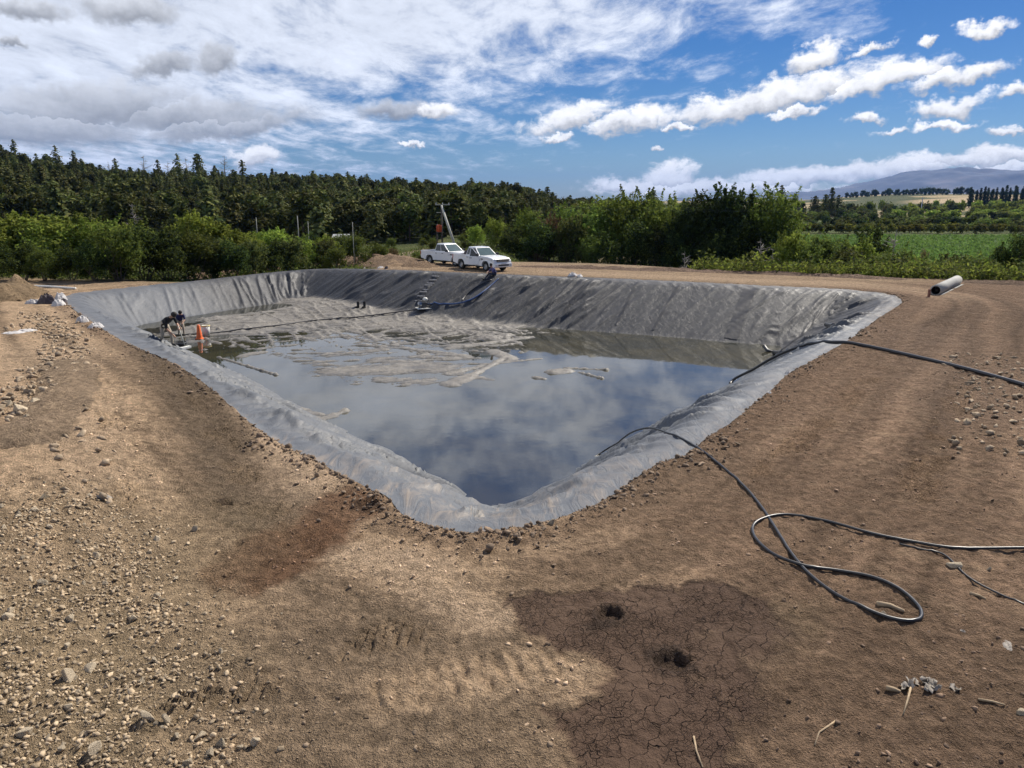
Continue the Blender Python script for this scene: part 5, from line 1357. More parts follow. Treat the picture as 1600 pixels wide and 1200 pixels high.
# ================================================================== heaps of soil
def heap(name, path, hgt, wid, label, seed, mat='soil', col=(0.27, 0.19, 0.125), rough_=0.5):
    """a bank of loose soil along a path of photograph points"""
    pts_ = catmull([PR(*p)[:2] for p in path], 14); pts_ = pts_[:, :2]
    L = len(pts_); nt = 27
    tn = np.gradient(pts_, axis=0); tn = unit(tn); sd_ = np.stack([-tn[:, 1], tn[:, 0]], -1)
    t = np.linspace(-1, 1, nt)
    x = pts_[:, None, 0] + sd_[:, None, 0] * t[None] * wid; y = pts_[:, None, 1] + sd_[:, None, 1] * t[None] * wid
    al = np.linspace(0, 1, L)[:, None]
    env = np.minimum(1, np.minimum(al, 1 - al) * 7) ** 0.7
    p_ = np.clip(1 - np.abs(t)[None] * (1 + 0.3 * fbm(x * 1.1, y * 1.1, 3, seed)), 0, 1)
    z = hgt * env * (0.65 + 0.7 * (fbm(x * 0.6, y * 0.6, 3, seed + 5) + 0.3)) * p_ ** 0.8
    z = z + env * p_ * rough_ * 0.16 * np.abs(fbm(x * 3.1, y * 3.1, 4, seed + 9)) - 0.06 * (p_ <= 0.02)
    z = z + surf(x.ravel(), y.ravel()).reshape(x.shape) - 0.03
    ix = np.arange(x.size).reshape(x.shape)
    f = np.stack([ix[:-1, :-1], ix[:-1, 1:], ix[1:, 1:], ix[1:, :-1]], -1).reshape(-1, 4)
    cc = np.tile(np.array(col), (x.size, 1)) * (1 + 0.35 * fbm(x.ravel(), y.ravel(), 3, seed + 2))[:, None]
    zero = np.zeros(x.size)
    me = np_mesh(name, np.stack([x.ravel(), y.ravel(), z.ravel()], -1), f, M['soil'], True, cc, {'wet': zero, 'crack': zero, 'veg': zero})
    return tag(link(name, me), label, 'dirt heap')
heap('dirt_heap', [(470, 414), (505, 411), (540, 411), (600, 412), (640, 414)], 0.95, 2.6, 'big brown dirt heap behind the far corner of the pond', 5)
heap('dirt_heap', [(560, 415), (595, 415), (625, 416)], 0.40, 1.3, 'smooth pale sand heap in front of the big dirt heap', 9, col=(0.36, 0.25, 0.155), rough_=0.15)
heap('dirt_heap', [(605, 411), (650, 413), (668, 415)], 0.45, 1.6, 'low dirt heap left of the parked trucks', 15)
heap('earth_bank', [(290, 436), (340, 431), (400, 424), (440, 419)], 0.55, 1.1, 'low bank of dug earth along the far left rim', 19, col=(0.22, 0.155, 0.105))
heap('earth_bank', [(-40, 470), (0, 468), (22, 462), (30, 456)], 0.9, 1.6, 'earth mound at the left edge of the picture', 23, col=(0.32, 0.23, 0.14))
heap('earth_bank', [(800, 416), (900, 419), (1000, 422), (1130, 426), (1240, 430), (1340, 434), (1420, 437)], 0.26, 0.8, 'long low bank of earth behind the far track', 27, col=(0.24, 0.17, 0.125))
heap('earth_bank', [(1500, 440), (1560, 443), (1640, 447), (1740, 452)], 0.22, 0.8, 'low bank of earth right of the roll', 31, col=(0.20, 0.14, 0.10))
heap('earth_ridge', [(20, 700), (50, 670), (80, 640), (110, 590), (100, 560)], 0.18, 0.8, 'ridge of broken clods on the left bank', 35, col=(0.37, 0.27, 0.18), rough_=1.0)

# ================================================================== hoses and pipes
def hose(name, px_pts, r, mat, label, lift=None, cat='hose', n=8):
    pts_ = []
    for i, p in enumerate(px_pts):
        if isinstance(p, np.ndarray): pts_.append(tuple(p)); continue
        q_ = PR(p[0], p[1]); l = (p[2] if len(p) > 2 else 0.0)
        if l: q_ = P(p[0], p[1], q_[2] + l)
        pts_.append((q_[0], q_[1], max(q_[2], WATER_Z if q_[2] < -2.3 and name != 'x' else -9) + r * 0.8 + (0)))
    c_ = catmull(pts_, 7)
    g_ = surf(c_[:, 0], c_[:, 1]) + r * 0.8
    zs = np.maximum(c_[:, 2], g_)
    for _ in range(3): zs = np.convolve(np.pad(zs, 3, mode='edge'), np.ones(7) / 7, 'valid')
    c_[:, 2] = np.maximum(zs, g_ - r * 0.4)
    o = MB().tube(c_, r, n).build(name, mat, None, True)
    return tag(o, label, cat)
def span(top, end, lift, n=5):
    A_ = PR(*top); A_[2] += 0.10; E_ = P(*end, WATER_Z)
    return [E_ + (A_ - E_) * t + np.array((0, 0, lift * 4 * t * (1 - t))) for t in np.linspace(0, 0.93, n)]
hose('black_hose', [P(915, 726, WATER_Z - 0.15)] + span((1052, 684), (950, 708), 0.42) + [(1060, 685), (1085, 699), (1130, 735), (1165, 765), (1190, 795), (1210, 825), (1235, 865), (1265, 900), (1310, 935), (1370, 962), (1415, 973), (1438, 968), (1434, 950), (1405, 922), (1360, 903), (1305, 894), (1255, 886), (1210, 868), (1182, 847), (1176, 826), (1193, 811), (1230, 807), (1290, 815), (1360, 835), (1430, 851), (1500, 857), (1600, 860), (1720, 862)],
     0.024, M['hose'], 'black hose coming out of the water and looped on the bare soil')
hose('black_hose', [P(1140, 602, WATER_Z - 0.1)] + span((1318, 537), (1150, 597), 0.50) + [(1340, 540), (1400, 553), (1500, 578), (1600, 605), (1720, 640)], 0.06, M['hose'], 'thick black pipe running over the right rim out of the picture')
hose('cable', [(1405, 852), (1440, 860), (1475, 868), (1510, 900), (1550, 925), (1600, 945), (1660, 965)], 0.014, M['hose'], 'thin dark cable half buried at the right', cat='cable')
hose('black_hose', [(272, 524), (300, 523), (340, 521), (384, 515), (431, 509), (487, 502), (540, 499), (600, 492), (655, 482)], 0.032, M['hose'], 'black hose lying across the pond floor from the workers to the pump')
hose('blue_hose', [(779, 436), (768, 446), (752, 460), (735, 470), (715, 476), (690, 478), (668, 477)], 0.055, M['blue_hose'], 'blue hose running down the far slope to the pump')
hose('rope', [(768, 438), (745, 450), (730, 460), (722, 472)], 0.035, M['hose'], 'dark rope beside the blue hose on the far slope', cat='rope')
hose('edge_pipe', [(-30, 447), (20, 448), (70, 449), (118, 452)], 0.07, M['white_plastic'], 'pale pipe lying along the bank at the far left', cat='pipe')
def stub(pts_px, r, label, lifts, name='pipe_stub'):
    c_ = []
    for (px, py), l in zip(pts_px, lifts):
        q_ = PR(px, py); q_ = P(px, py, max(q_[2], WATER_Z) + l); c_.append(q_)
    c2 = catmull(c_, 5)
    o = empty(name, tuple(c_[-1])); tag(o, label, 'pipe')
    loc = [tuple(p - c_[-1]) for p in c2]
    MB().tube(loc, r, 10, False).build('pipe', M['grey_plastic'], o, True)
    MB().tube(loc[:2], r * 1.12, 10, False).build('rim', M['black_plastic'], o, True)
    MB().tube([loc[-2], loc[-1]], r * 1.3, 10).build('collar', M['grey_plastic'], o, True)
stub([(1194, 541), (1200, 548), (1210, 550), (1222, 551)], 0.09, 'grey elbow pipe coming out of the liner at the waterline', [0.22, 0.06, 0.05, 0.03])
stub([(1291, 507), (1303, 509)], 0.10, 'short grey pipe stub high on the right slope', [0.14, 0.05])
p = PR(882, 757); z1 = P(884, 733, 0)
tag(MB().tube([(p[0], p[1], WATER_Z - 0.6), (p[0] + 0.03, p[1], WATER_Z + 0.55)], 0.022, 6).build('stake', M['pole_wood'], None), 'thin stake standing in the water near the front corner', 'stake')

# ladder on the far slope
def ladder():
    a, b = PR(682, 429), PR(652, 476)
    o = empty('rope_ladder', tuple(b)); tag(o, 'rope ladder lying down the far slope above the pump', 'ladder')
    dv = b - a; dv = dv / np.linalg.norm(dv); sd_ = np.array((-dv[1], dv[0], 0)); sd_ /= np.linalg.norm(sd_)
    n = 16
    cen = [a + (b - a) * i / n for i in range(n + 1)]
    cen = [np.array((c_[0], c_[1], float(surf(c_[0], c_[1])[0]) + 0.07)) for c_ in cen]
    for s_ in (-1, 1): MB().tube([tuple(c_ + sd_ * 0.24 * s_ - b) for c_ in cen], 0.022, 5).build('side_rope', M['black_plastic'], o)
    for c_ in cen[1::2]: MB().tube([tuple(c_ + sd_ * 0.27 - b), tuple(c_ - sd_ * 0.27 - b)], 0.035, 6).build('rung', M['sack'], o)
ladder()
# pump
p = PR(662, 482)
pump = empty('water_pump', (p[0], p[1], p[2]), RAD(20)); tag(pump, 'small motor pump standing on the pond floor below the ladder', 'pump')
fr = MB()
for s_ in (-0.26, 0.26): fr.tube([(-0.36, s_, 0.03), (-0.36, s_, 0.52), (0.36, s_, 0.52), (0.36, s_, 0.03), (-0.36, s_, 0.03)], 0.022, 6)
for s_ in (-0.36, 0.36): fr.tube([(s_, -0.26, 0.52), (s_, 0.26, 0.52)], 0.022, 6); fr.tube([(s_, -0.26, 0.03), (s_, 0.26, 0.03)], 0.022, 6)
fr.build('frame', M['black_plastic'], pump)
MB().box((-0.16, -0.2, 0.10), (0.22, 0.2, 0.40)).build('engine', M['grey_plastic'], pump, bevel=0.04)
MB().lathe([(0, 0.74), (0.10, 0.73), (0.17, 0.66), (0.17, 0.54), (0.0, 0.50)], 14, Matrix.Translation((0.12, 0, 0))).build('tank', M['white_plastic'], pump, True)
MB().lathe([(0.0, -0.16), (0.19, -0.14), (0.19, 0.08), (0.09, 0.14), (0.09, 0.22), (0, 0.22)], 14, Matrix.Translation((-0.24, 0, 0.26)) @ Matrix.Rotation(math.pi / 2, 4, 'Y')).build('housing', M['steel'], pump, True)
MB().box((-0.5, -0.45, 0.0), (0.55, 0.4, 0.05)).build('tray', M['white_plastic'], pump, bevel=0.015)
# boots
p = PR(562, 481)
for k in range(2):
    b = empty('rubber_boot', (p[0] + 0.42 * k - 0.1, p[1] + 0.1 * k, p[2] - 0.02), RAD(200 + 40 * k)); tag(b, ['left one of two black rubber boots standing on the pond floor', 'right one of two black rubber boots standing on the pond floor'][k], 'boot')
    MB().lathe([(0.075, 0.03), (0.085, 0.15), (0.10, 0.42), (0.10, 0.44), (0.085, 0.44)], 10).build('shaft', M['rubber'], b, True)
    MB().tube([(0.0, 0, 0.07), (0.12, 0, 0.07), (0.24, 0, 0.05), (0.28, 0, 0.045)], [0.08, 0.075, 0.06, 0.03], 8).build('foot', M['rubber'], b, True)
    MB().box((-0.09, -0.06, 0.0), (0.27, 0.06, 0.03)).build('sole', M['black_plastic'], b)

# roll of liner
a, b = PR(1461, 461), PR(1493, 445)
dv = Vector((b[0] - a[0], b[1] - a[1], 0)); L = 7.0; yaw = math.atan2(dv.y, dv.x); R0 = 0.29
roll = empty('liner_roll', (a[0], a[1], a[2] + R0 - 0.03), yaw); tag(roll, 'long pale grey roll of liner lying on the right bank', 'roll')
MR = Matrix.Rotation(math.pi / 2, 4, 'Y')
sp_ = []
MB().lathe([(R0 - 0.06, 0.0), (R0, 0.01), (R0 * 1.01, L * 0.3), (R0 * 0.99, L * 0.7), (R0, L - 0.01), (R0 - 0.06, L)], 28, MR).build('outer_layer', M['roll'], roll, True)
for k in range(4):
    rr_ = R0 - 0.055 - 0.035 * k; MB().lathe([(rr_, 0.03), (rr_, L - 0.03)], 24, MR).build('inner_layer', M['black_plastic'], roll, True)
MB().lathe([(0.0, 0.5), (0.15, 0.5)], 18, MR).build('core', M['black_plastic'], roll)
MB().add([(0, -R0 * 0.3, -R0 + 0.03), (L, -R0 * 0.3, -R0 + 0.03), (L, -R0 * 1.35, -R0 + 0.045), (0.2, -R0 * 1.15, -R0 + 0.045), (0, -R0 * 0.3, -R0 + 0.045), (L, -R0 * 0.3, -R0 + 0.045), (L, -R0 * 1.35, -R0 + 0.06), (0.2, -R0 * 1.15, -R0 + 0.06)],
         [(0, 3, 2, 1), (4, 5, 6, 7), (0, 1, 5, 4), (1, 2, 6, 5), (2, 3, 7, 6), (3, 0, 4, 7)]).build('loose_end', M['roll'], roll)
p = PR(1451, 464)
tag(MB().box((-0.05, -0.05, -0.2), (0.05, 0.05, 0.42)).build('wooden_stake', M['red_wood'], None, loc=tuple(p)), 'reddish wooden stake in front of the roll end', 'stake')

# cone and bucket by the workers
p = PR(312, 529); p[2] = max(p[2], WATER_Z)
c_ = empty('traffic_cone', (p[0], p[1], p[2])); tag(c_, 'orange cone standing in the shallow water by the workers', 'cone')
MB().lathe([(0.19, 0.02), (0.16, 0.10), (0.09, 0.75), (0.05, 0.80), (0, 0.80)], 16).build('body', M['orange'], c_, True)
MB().box((-0.2, -0.2, -0.03), (0.2, 0.2, 0.025)).build('base', M['orange'], c_, bevel=0.02)
p = PR(319, 526); p[2] = max(p[2], WATER_Z)
c_ = empty('bucket', (p[0] + 0.03, p[1] + 0.25, p[2])); tag(c_, 'yellowish white bucket behind the orange cone', 'bucket')
MB().lathe([(0, 0.0), (0.19, 0.0), (0.23, 0.62), (0.21, 0.62), (0.18, 0.03), (0, 0.03)], 18).build('wall', M['white_plastic'], c_, True)
MB().lathe([(0.235, 0.56), (0.25, 0.58), (0.25, 0.63), (0.235, 0.64)], 18).build('rim', M['yellow_plastic'], c_, True)
MB().tube([(0.24 * math.cos(t), 0.25 * math.sin(t), 0.60 + 0.0 * t) for t in np.linspace(-1.5, 1.5, 9)], 0.01, 5).build('handle', M['steel'], c_)
p = PR(281, 541); p[2] = max(p[2], WATER_Z)
c_ = empty('tub', tuple(p)); tag(c_, 'low black tub floating at the feet of the workers', 'tub')
MB().lathe([(0, 0.0), (0.30, 0.0), (0.38, 0.20), (0.36, 0.21), (0.28, 0.03), (0, 0.03)], 18).build('wall', M['black_plastic'], c_, True)
MB().lathe([(0.37, 0.17), (0.40, 0.19), (0.40, 0.22), (0.36, 0.22)], 18).build('rim', M['grey_plastic'], c_, True)

# ================================================================== people
def person(name, label, loc, yaw, J, cols):
    """J: joints in metres; the body grows along them as one skin. cols: shirt, trousers, boots"""
    names = [k for k in J if k != 'face']; idx_ = {k: i for i, k in enumerate(names)}
    V = [J[k][:3] for k in names]; Rr = [J[k][3] for k in names]
    E = [('pelvis', 'waist'), ('waist', 'chest'), ('chest', 'neck'), ('neck', 'head'), ('head', 'crown')]
    for s_ in 'LR':
        E += [('chest', 'sh' + s_), ('sh' + s_, 'el' + s_), ('el' + s_, 'wr' + s_), ('wr' + s_, 'pa' + s_), ('pelvis', 'hip' + s_), ('hip' + s_, 'kn' + s_), ('kn' + s_, 'an' + s_), ('an' + s_, 'toe' + s_)]
    tagE = []
    V = [Vector(v) for v in V]
    edges = [(idx_[a], idx_[b]) for a, b in E]
    part_of = [{'pelvis': 2, 'hip': 2, 'kn': 2, 'an': 3, 'toe': 3}.get(b.rstrip('LR'), 0) if a != 'pelvis' or b != 'waist' else 0 for a, b in E]
    part_of = []
    for a, b in E:
        bb_ = b[:-1] if b[-1] in 'LR' else b
        part_of.append({'waist': 1, 'chest': 1, 'neck': 1, 'head': 0, 'crown': 0, 'sh': 1, 'el': 1, 'wr': 0, 'pa': 0, 'hip': 2, 'kn': 2, 'an': 2, 'toe': 3}[bb_])
    # fingers
    for s_ in 'LR':
        pa = Vector(J['pa' + s_][:3]); d_ = (pa - Vector(J['wr' + s_][:3])).normalized()
        sd_ = d_.cross(Vector((0, 0, 1)));  sd_ = sd_.normalized() if sd_.length > 0.1 else Vector((0, 1, 0)); nn_ = d_.cross(sd_)
        for k in range(5):
            off = sd_ * (0.030 - 0.019 * k) if k < 4 else sd_ * (0.045)
            b0 = pa + off * 0.8; ln = (0.075, 0.085, 0.08, 0.065, 0.05)[k]
            d1 = d_ if k < 4 else (d_ * 0.4 + sd_).normalized()
            m1 = b0 + d1 * ln * 0.5; m2 = m1 + (d1 * 0.5 + nn_ * 0.6).normalized() * ln * 0.5
            i0 = len(V); V += [m1, m2]; Rr += [0.0095, 0.0085]
            edges += [(idx_['pa' + s_], i0), (i0, i0 + 1)]; part_of += [0, 0]
    me = bpy.data.meshes.new('body'); me.from_pydata([tuple(v) for v in V], edges, [])
    o = link('body_tmp', me); md = o.modifiers.new('skin', 'SKIN'); md.use_smooth_shade = True
    for i, sv in enumerate(me.skin_vertices[0].data): sv.radius = (Rr[i], Rr[i]); sv.use_root = (i == 0)
    o.modifiers.new('sub', 'SUBSURF').levels = 1
    dg = bpy.context.evaluated_depsgraph_get(); dg.update()
    m2_ = bpy.data.meshes.new_from_object(o.evaluated_get(dg)); m2_.name = 'body'
    bpy.data.objects.remove(o)
    m2_.materials.clear()
    for c_ in (M['skin'], M[cols[0]], M[cols[1]], M[cols[2]], M['hair']): m2_.materials.append(c_)
    segs_ = [(V[a], V[b], part_of[i]) for i, (a, b) in enumerate(edges)]
    hd, cr = Vector(J['head'][:3]), Vector(J['crown'][:3])
    fdir = Vector(J['face'][:3]) if 'face' in J else Vector((1, 0, 0))
    for p_ in m2_.polygons:
        c_ = p_.center; best = (9, 0)
        for a, b, t in segs_:
            ab = b - a; u = max(0, min(1, (c_ - a).dot(ab) / (ab.length_squared + 1e-9))); dd_ = (c_ - a - ab * u).length
            if dd_ < best[0]: best = (dd_, t)
        p_.material_index = best[1]; p_.use_smooth = True
    root = empty(name, loc, yaw); tag(root, label, 'person')
    link('body', m2_, root)
    up = (cr - hd).normalized(); rr_ = J['head'][3]
    cap = MB().lathe([(rr_ * 1.12, -0.02), (rr_ * 1.10, 0.05), (rr_ * 0.85, 0.105), (rr_ * 0.4, 0.135), (0, 0.14)], 12, Matrix.Translation(hd + up * 0.03 - fdir * 0.02) @ up.to_track_quat('Z', 'Y').to_matrix().to_4x4())
    h_ = cap.build('hair', M['hair'], root, True)
    mid = hd + up * 0.02 + fdir * rr_ * 0.98
    sdv = up.cross(fdir).normalized()
    nose = MB().add([mid + sdv * 0.014 - up * 0.02, mid - sdv * 0.014 - up * 0.02, mid + up * 0.025, mid + fdir * 0.028 - up * 0.012], [(0, 1, 3), (1, 2, 3), (2, 0, 3), (0, 2, 1)]); nose.build('nose', M['skin'], root)
    for s_ in (-1, 1):
        MB().lathe([(0, 0.012), (0.010, 0.006), (0.012, 0)], 8, Matrix.Translation(mid + sdv * 0.032 * s_ + up * 0.022 - fdir * 0.012) @ fdir.to_track_quat('Z', 'Y').to_matrix().to_4x4()).build('eye', M['hair'], root)
        MB().lathe([(0, 0.02), (0.02, 0.012), (0.026, 0)], 8, Matrix.Translation(hd + sdv * rr_ * 0.95 * s_) @ (sdv * s_).to_track_quat('Z', 'Y').to_matrix().to_4x4()).build('ear', M['skin'], root)
    MB().box((-0.022, -0.005, -0.006), (0.022, 0.006, 0.006), Matrix.Translation(mid - up * 0.055 - fdir * 0.008) @ Matrix.Rotation(math.atan2(sdv.y, sdv.x), 4, 'Z')).build('mouth', M['red_wood'], root)
    return root
def stand(bend, hip_z=0.90, twist=0.0, arm=(0.42, 0.62), step=0.16, crouch=0.0):
    """a figure bent forward at the hips by `bend` (radians), facing +X"""
    sb, cb = math.sin(bend), math.cos(bend)
    pz = hip_z - crouch; px_ = -0.10 * bend - crouch * 0.3
    def tor(h, y=0.0, fwd=0.0): return (px_ + sb * h + cb * fwd, y, pz + cb * h - sb * fwd)
    hb = bend + 0.35
    nk = tor(0.52); hd = (nk[0] + math.sin(hb * 0.8) * 0.15, 0, nk[2] + math.cos(hb * 0.8) * 0.15)
    cr = (hd[0] + math.sin(hb * 0.8) * 0.09, 0, hd[2] + math.cos(hb * 0.8) * 0.09)
    J = {'pelvis': (*tor(0), 0.145), 'waist': (*tor(0.20), 0.135), 'chest': (*tor(0.40), 0.155), 'neck': (*nk, 0.062), 'head': (*hd, 0.098), 'crown': (*cr, 0.078), 'face': (math.cos(hb * 0.8), 0, -math.sin(hb * 0.8), 0)}
    hx_, hz_ = arm
    for s_, sg in (('L', 1), ('R', -1)):
        sh_ = tor(0.43, 0.185 * sg); hand = (hx_ + (0.10 if sg > 0 else -0.10), 0.06 * sg, hz_ + (0.16 if sg > 0 else -0.12))
        el = tuple((a + b) / 2 + c for a, b, c in zip(sh_, hand, (-0.08, 0.10 * sg, -0.06)))
        pa = tuple(h + (h - e) * 0.22 for h, e in zip(hand, el))
        J['sh' + s_] = (*sh_, 0.078); J['el' + s_] = (*el, 0.05); J['wr' + s_] = (*hand, 0.034); J['pa' + s_] = (*pa, 0.04)
        hip = tor(-0.04, 0.10 * sg); kn = (px_ + 0.10 + step * 0.5 * sg + crouch * 0.9, 0.12 * sg, 0.47 + crouch * 0.0); an = (px_ - 0.02 + step * sg, 0.13 * sg, 0.09)
        J['hip' + s_] = (*hip, 0.10); J['kn' + s_] = (*kn, 0.068); J['an' + s_] = (*an, 0.052); J['toe' + s_] = (an[0] + 0.19, an[1] + 0.02 * sg, 0.045, 0.042)
    return J
def foot(px, py):
    p_ = PR(px, py); return (p_[0], p_[1], p_[2] - 0.02)
w1_ = foot(263, 541); w2_ = foot(284, 524)
JA = stand(1.0, 0.92, arm=(0.52, 0.62), step=0.20)
person('person', 'bending worker in black shirt and khaki trousers with a long handled tool', w1_, RAD(-25), JA, ('black_cloth', 'khaki', 'boot'))
person('person', 'stooping worker in navy shirt behind the one in black', w2_, RAD(-60), stand(0.75, 0.92, arm=(0.40, 0.66), step=0.12), ('navy', 'khaki', 'boot'))
tool = empty('squeegee', w1_, RAD(-25)); tag(tool, 'long handled tool held by the worker in black', 'tool')
h1, h2 = JA['paL'][:3], JA['paR'][:3]
dv = Vector((1.05, -0.10, 0.12)) - Vector(h1)
MB().tube([tuple(Vector(h1) - dv * 0.18), tuple(Vector(h1) + dv)], 0.018, 8).build('handle', M['pole_wood'], tool, True)
MB().box((0.97, -0.32, 0.02), (1.11, 0.14, 0.10)).build('blade', M['white_plastic'], tool, bevel=0.01)
# seated worker on the far rim
ps = PR(774, 431)
JS = {'pelvis': (0, 0, 0.13, 0.15), 'waist': (0.08, 0, 0.32, 0.14), 'chest': (0.22, 0, 0.50, 0.155), 'neck': (0.30, 0, 0.63, 0.062), 'head': (0.36, 0, 0.76, 0.098), 'crown': (0.39, 0, 0.85, 0.078), 'face': (0.95, 0, -0.30, 0)}
for s_, sg in (('L', 1), ('R', -1)):
    JS.update({'sh' + s_: (0.22, 0.19 * sg, 0.53, 0.078), 'el' + s_: (0.42, 0.20 * sg, 0.36, 0.05), 'wr' + s_: (0.60, 0.10 * sg, 0.30, 0.034), 'pa' + s_: (0.67, 0.08 * sg, 0.28, 0.04),
               'hip' + s_: (0.05, 0.10 * sg, 0.13, 0.10), 'kn' + s_: (0.46, 0.14 * sg, 0.20, 0.068), 'an' + s_: (0.82, 0.13 * sg, -0.18, 0.052), 'toe' + s_: (1.0, 0.13 * sg, -0.16, 0.042)})
person('person', 'worker in violet shirt seated on the far rim above the blue hose', (ps[0], ps[1], ps[2] - 0.03), RAD(215), JS, ('violet_cloth', 'dark_jeans', 'boot'))

# ================================================================== sacks and litter
def at_px(px, py, dz=0.0):
    p_ = PR(px, py); return (p_[0], p_[1], p_[2] + dz)
for k, (px, py, sz, mat, lab, cat) in enumerate([
    (74, 474, (1.0, 0.8, 0.55), 'dark_sack', 'dark bundle among the sacks at the far left corner of the liner', 'bundle'), (92, 477, (0.9, 0.7, 0.35), 'sack', 'white sack in front of the dark bundle at the far left corner', 'sack'), (95, 468, (0.8, 0.6, 0.4), 'sack', 'white sack lying on the liner corner behind the dark bundle', 'sack'), (100, 474, (0.4, 0.4, 0.3), 'dark_sack', 'small dark bundle at the right of the corner sacks', 'bundle'),
    (51, 474, (0.8, 0.5, 0.25), 'sack', 'flat white sack left of the corner sacks', 'sack'), (129, 503, (0.55, 0.4, 0.32), 'sack', 'white sack standing by the left edge of the liner', 'sack'), (150, 511, (0.7, 0.5, 0.22), 'sack', 'greyish sack on the left edge of the liner, nearest of the sacks', 'sack'),
    (18, 521, (0.9, 0.35, 0.10), 'sack', 'pale flattened sack on the left bank', 'sack'), (40, 517, (0.8, 0.4, 0.10), 'sack', 'smaller pale rag right of the flattened sack', 'sack'),
    (161, 777, (0.30, 0.16, 0.07), 'dirty_rag', 'crumpled plastic bag on the left bank', 'plastic bag'), (595, 419, (0.8, 0.4, 0.18), 'sack', 'white sack on the far rim left of the trucks', 'sack'), (571, 419, (0.7, 0.3, 0.10), 'sack', 'flat white rag on the far rim', 'rag'), (604, 420, (0.4, 0.3, 0.25), 'dark_sack', 'small brown bundle next to the white sack on the far rim', 'bundle'),
    (895, 431, (0.8, 0.5, 0.25), 'sack', 'white sack on the far rim right of the trucks', 'sack'), (906, 432, (0.7, 0.4, 0.18), 'sack', 'second white sack on the far rim, right of the first', 'sack'),
    (1231, 584, (0.26, 0.2, 0.12), 'sack', 'white lump on the right edge of the liner below the thick pipe', 'rag'), (1202, 613, (0.2, 0.12, 0.05), 'sack', 'small white scrap on the right edge of the liner', 'rag'), (1139, 663, (0.16, 0.1, 0.03), 'sack', 'white scrap tucked under the right edge of the liner', 'rag'),
    (1505, 987, (0.13, 0.08, 0.03), 'dirty_rag', 'small pale rag on the soil inside of the right edge', 'rag'), (1575, 1008, (0.26, 0.12, 0.03), 'dirty_rag', 'pale flat rag near the right edge', 'rag')]):
    crumple('sack' if cat != 'bundle' else 'bundle', at_px(px, py), sz, M[mat], lab, cat, 80 + k)
rag = empty('torn_rag', at_px(1452, 1072)); tag(rag, 'torn whitish rag lying among twigs at the lower right', 'rag')
rr = np.random.RandomState(4)
for k in range(7):
    c_ = rr.normal(size=2) * (0.13, 0.05); mb = MB(); n_ = 7
    for i in range(n_):
        for j in range(4): mb.v.append((c_[0] + (i / 6 - 0.5) * 0.13 + rr.normal() * 0.012, c_[1] + (j / 3 - 0.5) * 0.08 + rr.normal() * 0.012, 0.035 + 0.03 * math.sin(i * 1.7 + k) + abs(rr.normal()) * 0.02))
    mb.f = [(i * 4 + j, i * 4 + j + 1, (i + 1) * 4 + j + 1, (i + 1) * 4 + j) for i in range(n_ - 1) for j in range(3)]
    mb.build('scrap', M['dirty_rag'], rag, True, rz=rr.rand() * 6)
for k, (pts_px, r, lab) in enumerate([([(1423, 1075), (1418, 1095), (1411, 1118)], 0.012, 'twig lying just below the torn rag'), ([(1305, 1128), (1280, 1145), (1273, 1166)], 0.010, 'forked twig at the bottom right of the middle'), ([(1084, 1152), (1088, 1175), (1098, 1200)], 0.011, 'twig at the bottom edge beside the dark mud'), ([(1528, 1094), (1550, 1098), (1570, 1103)], 0.013, 'pale stick right of the torn rag'),
                                      ([(1385, 1078), (1395, 1081), (1406, 1083)], 0.028, 'short thick dark stick left of the torn rag'), ([(1370, 946), (1390, 949), (1412, 958)], 0.035, 'pale broken stick inside the hose loop'), ([(1515, 928), (1528, 932), (1540, 938)], 0.02, 'short stick below the half buried stone')]):
    q_ = [PR(*p_) for p_ in pts_px]; q_ = [(a[0], a[1], a[2] + r * 0.7) for a in q_]
    tag(MB().tube(q_, [r, r * 0.9, r * 0.6], 6).build('twig', M['twig'], None, True), lab, 'twig')

# ================================================================== stones and clods
q = MN('stone')
oi = q.n('ShaderNodeObjectInfo'); nn = q.noise(9, 5, 0.65)
cst = q.mix(q.range(nn, 0.3, 0.7), (0.38, 0.30, 0.20), (0.58, 0.48, 0.34))
M['stone'] = q.fin(q.scale(cst, q.math('MULTIPLY_ADD', oi.outputs['Random'], 0.5, 0.72)), 0.9, q.bump(nn, 0.02))
q = MN('clod'); nn = q.noise(7, 5, 0.65)
M['clod'] = q.fin(q.scale(q.attr('Col', 'Color'), q.range(nn, 0.25, 0.75, 0.75, 1.3)), 0.95, q.bump(nn, 0.03))
ICO = None
def ico_np(sub):
    bm = bmesh.new(); bmesh.ops.create_icosphere(bm, subdivisions=sub, radius=1.0)
    v = np.array([q_.co[:] for q_ in bm.verts]); f = np.array([[w.index for w in q_.verts] for q_ in bm.faces]); bm.free(); return v, f
IV1, IF1 = ico_np(1); IV2, IF2 = ico_np(2)
def rock_shape(rng, V):
    v = V.copy()
    for _ in range(7):                                    # cut flats
        nrm = unit(rng.normal(size=3)); h_ = rng.uniform(0.15, 0.60); dd_ = v @ nrm
        v = v - np.maximum(dd_ - h_, 0)[:, None] * nrm[None] * 1.0
    return v * rng.uniform(0.8, 1.6, 3) * (1 + 0.05 * rng.normal(size=(len(v), 1)))
rng = np.random.RandomState(31)
def rubble_points(n, fn, box, rng):
    out_ = []
    while sum(map(len, out_)) < n:
        x = rng.uniform(box[0], box[1], 20000); y = rng.uniform(box[2], box[3], 20000)
        k = rng.rand(20000) < fn(x, y); out_.append(np.stack([x[k], y[k]], -1))
    return np.concatenate(out_)[:n]
def patchy(x, y): return np.clip(rubble_w(x, y) * (0.35 + 1.3 * np.clip(fbm(x * 0.9, y * 0.9, 3, 55) + 0.25, 0, 1)), 0, 1)
